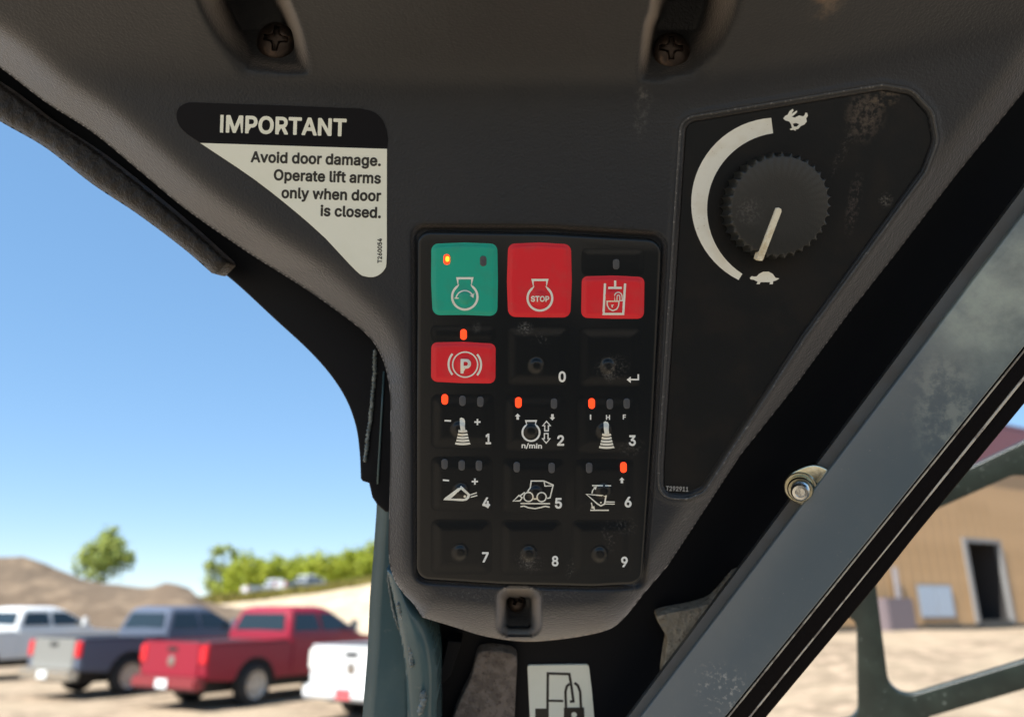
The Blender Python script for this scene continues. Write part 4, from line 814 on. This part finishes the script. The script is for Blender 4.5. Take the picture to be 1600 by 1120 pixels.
g = mk('grass', v_, f_, M_grass); g['kind'] = 'stuff'; g['label'] = 'yellow-green grass on the sand bank'
M_leaf = leafmat('yellow_green_leaves', (.21, .265, .025), (.43, .465, .06), .35)
M_leaf2 = leafmat('mid_green_leaves', (.22, .28, .06), (.44, .48, .13), .35)
M_bark = mat('bark', (.14, .11, .085), .9)
def tree(px, ybase, ytop, wpx, Y, lm, label, blobs, nleaf=2600, leaf=.34, zb=None, group='trees behind the sand bank'):
    p = at_y(px, ybase, Y); top = at_y(px, ytop, Y)[2]; H = top-p[2]; W = wpx*(Y/FPX)*1.02
    t = root('broadleaf_tree', label, 'tree', p, 0, group)
    zz = np.linspace(-.3, H*.82, 7); xs = np.cumsum(rng.normal(0, .06, 7)); xs -= xs[0]
    tube('trunk', np.stack([xs, xs*.5, zz], 1), np.linspace(.20, .05, 7)*H/8, M_bark, t, 8, local=True)
    for k in range(6):
        a = rng.uniform(0, 2*math.pi); z0 = H*rng.uniform(.25, .65); l = W*rng.uniform(.25, .42)
        P = [(0, 0, z0), (math.cos(a)*l*.5, math.sin(a)*l*.5, z0+l*.45), (math.cos(a)*l, math.sin(a)*l, z0+l*.75)]
        tube('limb', P, [.07*H/8, .045*H/8, .015*H/8], M_bark, t, 6, local=True)
    V = []; Fc = []; wts = np.array([b[3]**2 for b in blobs]); wts /= wts.sum()
    for _ in range(nleaf):
        bx_, by_, bz_, br = blobs[rng.choice(len(blobs), p=wts)]
        d = rng.normal(0, 1, 3); d /= np.linalg.norm(d); r_ = br*(rng.random()**.45)*(1+.22*math.sin(5*d[0]+3*d[2])+.15*math.sin(9*d[1]+7*d[2]))
        c = np.array([bx_*W/2, by_*W/2, bz_*H])+d*r_*np.array([W/2, W/2, W/2*1.05])
        if c[2] < .1: continue
        n = d*.6+rng.normal(0, .6, 3)+np.array([0, 0, .4]); n /= np.linalg.norm(n); u = np.cross(n, rng.normal(0, 1, 3)); u /= np.linalg.norm(u)+1e-9; v = np.cross(n, u)
        s_ = leaf*rng.uniform(.5, 1.1); b = len(V)
        V += [c-u*s_*.5-v*s_*.2, c+v*s_*-.45, c+u*s_*.5, c+v*s_*.45]; Fc.append((b, b+1, b+2, b+3))
    o = mk('crown', V, Fc, lm, t, False, local=True)
    return t
Bl = lambda *a: list(a)
tree(157, 912, 823, 96, 66, M_leaf2, 'lone bushy tree standing behind the brown gravel hill', [(.02, 0, .84, .26), (-.05, .1, .68, .40), (.2, -.1, .55, .50), (.5, .1, .42, .40), (-.55, 0, .42, .38), (-.1, 0, .30, .6), (.06, .2, .97, .14), (-.72, .1, .50, .18), (.74, 0, .50, .2), (.3, .2, .72, .22), (-.4, -.2, .62, .24)], 2200, .40, group=None)
tree(331, 944, 846, 52, 112, M_leaf2, 'thin sparse tree at the left end of the tree line', [(0, 0, .85, .40), (-.3, 0, .62, .42), (.3, .1, .55, .40), (-.2, 0, .35, .45), (.2, 0, .2, .4), (.55, 0, .9, .25)], 1300, .50)
tree(355, 944, 852, 46, 113, M_leaf2, 'slender pale tree second from the left of the tree line', [(.1, 0, .86, .34), (.3, 0, .62, .5), (-.2, 0, .42, .45), (.3, 0, .25, .6)], 1300, .50)
hedge = [(388, 940, 862, 70, 'round yellow-green tree to the left above the far white vehicle'), (428, 938, 868, 66, 'low yellow-green tree directly behind the far white vehicle'), (466, 932, 866, 64, 'yellow-green bushy tree right of the far white vehicle'),
         (504, 928, 864, 66, 'yellow-green tree in the middle of the right tree line'), (542, 922, 858, 64, 'broad yellow-green tree next to the tall tree by the pillar'), (578, 918, 840, 62, 'tallest yellow-green tree of the line beside the cab pillar'), (640, 912, 835, 80, None), (720, 910, 845, 90, None)]
for i, (px, yb, yt, wp, lb) in enumerate(hedge):
    if lb is None: continue
    tree(px, yb, yt, wp*1.15, 108+1.5*(i % 3), M_leaf, lb, [(0, 0, .66, .55), (-.55, .1, .60, .5), (.55, -.1, .58, .5), (0, 0, .35, .8), (-.7, 0, .25, .55), (.7, 0, .25, .55), (.3*((i % 3)-1), 0, .80, .38)], 2600, .62)

# ------------------------------------------------------------------ pickup trucks
M_tyre = mat('tyre_rubber', (.018, .018, .018), .8); M_rim2 = mat('alloy_wheel', (.50, .46, .40), .4, metal=.2)
M_glass = mat('tinted_window', (.015, .022, .024), .05, spec=.8); M_chrome = mat('chrome', (.72, .72, .70), .16, metal=1.0)
M_tail = mat('tail_lamp_red', (.60, .008, .02), .2, coat=.5); M_dark = mat('underbody_black', (.012, .012, .012), .7); M_platew = mat('number_plate', (.72, .76, .76), .4)
M_badge = mat('tailgate_badge', (.30, .26, .22), .3, metal=.6)
def paint(n, c, r=.22): return mat(n, c, .4, coat=.1)
def prism(prof, y0, y1):
    n = len(prof); V = [(x, y0, z) for x, z in prof]+[(x, y1, z) for x, z in prof]
    return V, [tuple(range(n)), tuple(range(n, 2*n))[::-1]]+[(i, n+i, n+(i+1) % n, (i+1) % n) for i in range(n)]
def loft(secs):
    """secs: list of rings of equal length"""
    V = [p for s in secs for p in s]; n = len(secs[0]); Fc = [(a*n+i, a*n+(i+1) % n, (a+1)*n+(i+1) % n, (a+1)*n+i) for a in range(len(secs)-1) for i in range(n)]
    return V, Fc+[tuple(range(n))[::-1], tuple((len(secs)-1)*n+i for i in range(n))]
def quad(a, b, c, d, t):
    a, b, c, d = map(np.array, (a, b, c, d)); n = np.cross(b-a, d-a).astype(float); n /= np.linalg.norm(n); P = [a, b, c, d]; P2 = [p+n*t for p in P]; P = [p-n*.01 for p in P]
    return P+P2, [(3, 2, 1, 0), (4, 5, 6, 7), (0, 1, 5, 4), (1, 2, 6, 5), (2, 3, 7, 6), (3, 0, 4, 7)]
def pickup(label, pos, heading, body_m, cat='pickup', group='pickups parked in a row', gate_m=None, bumper_m=None, badge=True, plate_m=None, tail_m=None):
    """local frame: +X forward, origin on the ground under the rear axle"""
    t = root('pickup_truck', label, cat, pos, math.pi/2-heading, group)
    def P(nm, vf, m, par=t, bev=0, loc=None): o = mk(nm, vf[0], vf[1], m, par, False, local=True); (bevel_obj(o, bev) if bev else None); return o
    W = .98; ar = lambda cx, r=.50: [(cx+r*math.cos(a), .40+r*math.sin(a)) for a in np.linspace(0, math.pi, 11)]
    zs = .50
    prof = [(4.55, zs), (4.55, .80), (4.50, 1.10), (4.30, 1.17), (3.05, 1.28), (.90, 1.26), (.84, 1.20), (-1.22, 1.20), (-1.22, .60), (-1.15, zs+.05)]
    under = [(x, max(z, zs)) for x, z in ar(0)[::-1]]+[(x, max(z, zs)) for x, z in ar(3.55)[::-1]]
    V, Fc = prism((prof+under), -W, W); o = P('body', (V, Fc), body_m, bev=.035)
    bm = bmesh.new(); bm.from_mesh(o.data)                 # open load bed
    bm.free()
    P('load_bed', boxm(-1.14, -.80, 1.205, .80, .80, 1.215), M_dark)
    for s in (-1, 1): P('bed_rail', boxm(-1.20, s*.90-.08, 1.195, .84, s*.90+.08, 1.24), body_m, bev=.02)
    # cab
    sec = lambda z, x0, x1, y: [(x0, -y, z), (x1, -y, z), (x1+.06, -y*.8, z), (x1+.08, 0, z), (x1+.06, y*.8, z), (x1, y, z), (x0, y, z), (x0-.02, 0, z)]
    c = loft([sec(1.22, .88, 3.22, .95), sec(1.34, .88, 3.08, .94), sec(1.78, 1.02, 2.28, .78), sec(1.86, 1.10, 2.10, .72), sec(1.90, 1.3, 1.95, .58)]); P('cab', c, body_m, bev=.03)
    yb, yt = .935, .79
    def side(x0b, x1b, x0t, x1t, s):
        a, b, c_, d = (x0b, s*(yb-.005), 1.38), (x1b, s*(yb-.005), 1.38), (x1t, s*(yt+.012), 1.74), (x0t, s*(yt+.012), 1.74)
        return quad(a, b, c_, d, .012) if s < 0 else quad(b, a, d, c_, .012)
    for s in (-1, 1):
        for xa, xb in ((.95, 1.82), (1.86, 2.98)): P('door', boxm(xa, s*.983-.012, .60, xb, s*.983+.012, 1.245), body_m, bev=.01)
        P('side_window', side(1.02, 1.80, 1.12, 1.74, s), M_glass); P('side_window', side(1.90, 2.92, 1.86, 2.28, s), M_glass)
        P('door_handle', boxm(1.70, s*1.0-.02, 1.10, 1.90, s*1.0+.02, 1.15), body_m, bev=.01); P('door_handle', boxm(2.0, s*1.0-.02, 1.10, 2.2, s*1.0+.02, 1.15), body_m, bev=.01)
        mo = P('mirror', boxm(2.68, s*1.10-.10, 1.34, 2.80, s*1.10+.10, 1.60), M_chrome if badge else body_m, bev=.03)
        tl = P('tail_light', boxm(-1.245, s*.88-.09, .84, -1.10, s*.88+.11, 1.17), tail_m or M_tail, bev=.02)
    P('rear_window', quad((.905, -.76, 1.40), (.905, .76, 1.40)[:0] or (.905, .76, 1.40), (1.02, .64, 1.74), (1.02, -.64, 1.74), -.012 if False else .012) if False else quad((.895, .76, 1.40), (.895, -.76, 1.40), (1.0, -.64, 1.74), (1.0, .64, 1.74), .02), M_glass)
    P('windscreen', quad((3.09, -.80, 1.38), (3.09, .80, 1.38), (2.36, .66, 1.76), (2.36, -.66, 1.76), .02), M_glass)
    gm = gate_m or body_m
    tg = P('tailgate', boxm(-1.25, -.78, .60, -1.20, .78, 1.23), gm, bev=.02)
    P('gate_handle', boxm(-1.262, -.14, 1.06, -1.245, .14, 1.14), M_dark, tg)
    if badge: bo = lathe('badge', [(.02, 0), (.10, 0), (.10, .014), (.085, .02), (.02, .02)], (-1.25, 0, .88), (-1, 0, 0), M_badge, tg, 16, local=True)
    bp = P('rear_bumper', boxm(-1.42, -.96, .38, -1.16, .96, .61), bumper_m or M_chrome, bev=.05)
    P('number_plate', boxm(-1.432, -.16, .41, -1.415, .16, .57), plate_m or M_platew, bp)
    P('underbody', boxm(-1.0, -.70, .30, 4.2, .70, .56), M_dark)
    P('front_bumper', boxm(4.45, -.95, .42, 4.68, .95, .74), bumper_m or M_chrome, bev=.05)
    for x in (0, 3.55):
        for s in (-1, 1):
            wh = lathe('tyre', [(.26, -.13), (.37, -.13), (.405, -.09), (.405, .09), (.37, .13), (.26, .13)], (x, s*.895, .405), (0, s, 0), M_tyre, t, 28, local=True, caps=False)
            rm = lathe('rim', [(.001, .09), (.05, .09), (.06, .075), (.20, .06), (.235, .115), (.262, .13), (.262, .0)], (x, s*.895, .405), (0, s, 0), M_rim2, wh, 28, local=True, caps=False)
            for k in range(6):
                a = k*math.pi/3; u = np.array([math.cos(a), 0, math.sin(a)]); v = np.array([-math.sin(a), 0, math.cos(a)]); c0_ = np.array([x, s*.895, .405]); o_ = np.array([0, s, 0])
                P('spoke', ([c0_+u*.05+v*.035+o_*.07, c0_+u*.05-v*.035+o_*.07, c0_+u*.235-v*.03+o_*.11, c0_+u*.235+v*.03+o_*.11, c0_+u*.05+v*.035+o_*.10, c0_+u*.05-v*.035+o_*.10, c0_+u*.235-v*.03+o_*.132, c0_+u*.235+v*.03+o_*.132], [(3, 2, 1, 0), (4, 5, 6, 7), (0, 1, 5, 4), (1, 2, 6, 5), (2, 3, 7, 6), (3, 0, 4, 7)]), M_rim2, wh)
            P('wheel_arch', loft([[(x+.52*math.cos(a), s*(W+.004), .40+.52*math.sin(a)) for a in np.linspace(0, math.pi, 10)]+[(x+.47*math.cos(a), s*(W+.004), .40+.47*math.sin(a)) for a in np.linspace(math.pi, 0, 10)], [(x+.52*math.cos(a), s*(W-.10), .40+.52*math.sin(a)) for a in np.linspace(0, math.pi, 10)]+[(x+.47*math.cos(a), s*(W-.10), .40+.47*math.sin(a)) for a in np.linspace(math.pi, 0, 10)]]), M_dark)
    return t
HD = R(30); fw = np.array([math.sin(HD), math.cos(HD), 0]); rt = np.array([math.cos(HD), -math.sin(HD), 0])
M_redp = paint('red_car_paint', (.24, .006, .022)); M_bluep = paint('slate_blue_car_paint', (.080, .096, .135)); M_whp = paint('white_car_paint', (.60, .61, .61)); M_silv = paint('silver_car_paint', (.42, .43, .43))
# right rear tyre of the red pickup touches the ground here
pr_ = at_z(388, 1103)-rt*.86; pb_ = at_z(192, 1085)-rt*.86
pickup('red pickup with dusty red tailgate parked between blue and white pickups', pr_, HD, M_redp, bumper_m=paint('red_bumper', (.20, .025, .03)))
pickup('slate blue pickup with silver tailgate and chrome bumper left of the red one', pb_, HD, M_bluep, gate_m=mat('dusty_grey_gate', (.20, .20, .185), .4), badge=False)
stp = pr_-pb_
pickup('white pickup with pale tailgate partly hidden by the cab pillar', pr_+stp*1.05+fw*.35, HD, M_whp, bumper_m=M_whp, plate_m=mat('red_plate', (.55, .09, .10), .4), tail_m=mat('white_lens', (.7, .7, .66), .3))
pickup('white pickup at the left edge of the row, cut off by the photo edge', pb_-stp*1.62, HD, M_whp, badge=False)
# vehicles up on the bank
for (px, py, hd, m, lb) in ((424, 932, .95, M_whp, 'far white pickup parked up on the sand bank'), (478, 925, .75, M_silv, 'far silver pickup right behind the white one on the bank')):
    pickup(lb, at_y(px, py+3, 76)-np.array([1.4, 0, .1]), hd, m, group='vehicles up on the bank', badge=False)

# ------------------------------------------------------------------ workshop building
A_ = np.array([13.6, 30.0, 0]); wd_ = np.array([.86, .51, 0]); wd_ /= np.linalg.norm(wd_); wn = np.array([wd_[1], -wd_[0], 0]); GZ = 1.06
def on_wall(px, py, off=0.0):
    d = ray(px, py); o = A_+wn*off; t = (o-EYE).dot(wn)/d.dot(wn); p = EYE+d*t; return (p-A_).dot(wd_), p[2]
def W3(s, z, o=0.0): return A_+wd_*s+wn*o+np.array([0, 0, z])
M_tan = mat('tan_metal_siding', (.43, .265, .125), .55, var=((.8, (.37, .225, .10), .4, .65), (6, (.45, .285, .14), .5, .75)))
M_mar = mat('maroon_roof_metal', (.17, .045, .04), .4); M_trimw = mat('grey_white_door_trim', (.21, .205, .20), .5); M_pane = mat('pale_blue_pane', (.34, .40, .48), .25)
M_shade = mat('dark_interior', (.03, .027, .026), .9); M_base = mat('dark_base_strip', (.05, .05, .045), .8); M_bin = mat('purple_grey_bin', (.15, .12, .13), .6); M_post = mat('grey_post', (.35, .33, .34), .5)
s0, zt = on_wall(1507, 845); s1_, zb_ = on_wall(1579, 968); s0b, _ = on_wall(1528, 968); s1t, _ = on_wall(1558, 844); s0 = (s0+s0b)/2; s1_ = (s1_+s1t)/2
_, zeave = on_wall(1545, 733); _, ztop = on_wall(1590, 661); HWALL = zeave+.4
bld = root('workshop_building', 'tan metal workshop with open dark doorway and maroon roof edge seen through side window', 'building', W3(0, GZ))
def bx3(nm, sa, za, sb, zb, oa, ob, m, par, bev=0):
    P8 = [W3(s, z, o) for s in (sa, sb) for o in (oa, ob) for z in (za, zb)]
    o = mk(nm, P8, [(0, 1, 3, 2), (4, 6, 7, 5), (0, 4, 5, 1), (2, 3, 7, 6), (0, 2, 6, 4), (1, 5, 7, 3)], m, par); return bevel_obj(o, bev) if bev else o
PWD = .62
def panel(sa, sb, za):
    n = [(0, 0), (.08, 0), (.10, .012), (.15, .012), (.17, 0), (1, 0)]; wv = sb-sa
    pts = [(sa+wv*a if a in (0, 1) else sa+a*PWD, o) for a, o in n]
    V = [W3(s, za, o) for s, o in pts]+[W3(s, HWALL, o) for s, o in pts]; k_ = len(pts)
    mk('wall_panel', V, [(i, i+1, k_+i+1, k_+i) for i in range(k_-1)], M_tan, bld)
s = s0
while s > s0-9.0: panel(s-PWD, s, GZ-.3); s -= PWD
s = s1_
while s < s1_+8: panel(s, s+PWD, GZ-.3); s += PWD
nd = max(1, round((s1_-s0)/PWD))
for k_ in range(nd): panel(s0+(s1_-s0)*k_/nd, s0+(s1_-s0)*(k_+1)/nd, zt)
df = bx3('door_frame', s0-.22, zb_-.1, s0, zt+.02, -.1, .10, M_trimw, bld); bx3('door_frame', s1_, zb_-.1, s1_+.16, zt+.02, -.1, .10, M_trimw, bld); bx3('door_frame', s0-.22, zt+.02, s1_+.16, zt+.14, -.1, .10, M_trimw, bld)
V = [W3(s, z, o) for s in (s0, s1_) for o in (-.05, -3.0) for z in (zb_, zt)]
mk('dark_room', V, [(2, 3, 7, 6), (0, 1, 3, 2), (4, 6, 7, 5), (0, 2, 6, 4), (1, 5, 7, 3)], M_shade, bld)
bx3('work_bench', s0+.5, zb_, s0+1.0, zb_+1.0, -1.6, -.8, mat('brown_bench', (.10, .06, .03), .8), bld); bx3('sill', s0-.1, GZ-.3, s1_+.1, zb_, -.1, .06, M_base, bld)
bx3('base_strip', s0-9, GZ-.3, s0-.22, GZ+.16, .045, .09, M_base, bld); bx3('base_strip', s1_+.16, GZ-.3, s1_+8, GZ+.16, .045, .09, M_base, bld)
a0, z1 = on_wall(1429, 912); a1, z0 = on_wall(1491, 965)
wf = bx3('window_frame', a0, z0, a1, z1, .042, .09, M_trimw, bld); mid = (a0+a1)/2
bx3('pane', a0+.06, z0+.06, mid-.03, z1-.06, .09, .10, M_pane, wf); bx3('pane', mid+.03, z0+.06, a1-.06, z1-.06, .09, .10, M_pane, wf)
bx3('roof_fascia', s0-9.5, zeave, s1_+9, ztop-.25, -.2, .14, M_mar, bld, .1)
V = [W3(s0-9.5, ztop-.25, .16), W3(s1_+9, ztop-.25, .16), W3(s1_+9, ztop+1.6, -7), W3(s0-9.5, ztop+1.6, -7)]; mk('roof', V+[v-np.array([0, 0, .1]) for v in V], [(0, 1, 2, 3), (7, 6, 5, 4), (0, 4, 5, 1), (2, 6, 7, 3), (1, 5, 6, 2), (3, 7, 4, 0)], M_mar, bld)
bx3('end_wall', s0-9.2, GZ-.3, s0-9.1, HWALL, -9, 0, M_tan, bld)
a0, z1 = on_wall(1366, 934); a1, z0 = on_wall(1399, 982); ob = bx3('storage_bin', a0-.6, GZ-.05, a1, z1, .2, .9, M_bin, None, .05); tag(ob, 'purple-grey storage bin against the tan wall', 'bin')
a0, z1 = on_wall(1388, 886); a1, z0 = on_wall(1406, 980); ob = bx3('leaning_board', a1-.12, GZ-.05, a1+.14, z1, .10, .17, M_post, None, .02); tag(ob, 'grey upright board leaning on the tan wall by the bin', 'board')
cp = at_z(1314, 990, GZ-.25); cn = root('traffic_cone', 'small orange cone on the sand left of the guard strut', 'cone', (cp[0], cp[1], float(ground_z(cp[0], cp[1]))))
M_cone = mat('orange_cone_plastic', (.70, .13, .04), .5)
lathe('cone_body', [(.17, .03), (.03, .72), (.02, .74), (.001, .74)], (0, 0, 0), (0, 0, 1), M_cone, cn, 16, local=True); mk('cone_foot', *boxm(-.22, -.22, 0, .22, .22, .035), M_cone, cn, local=True)
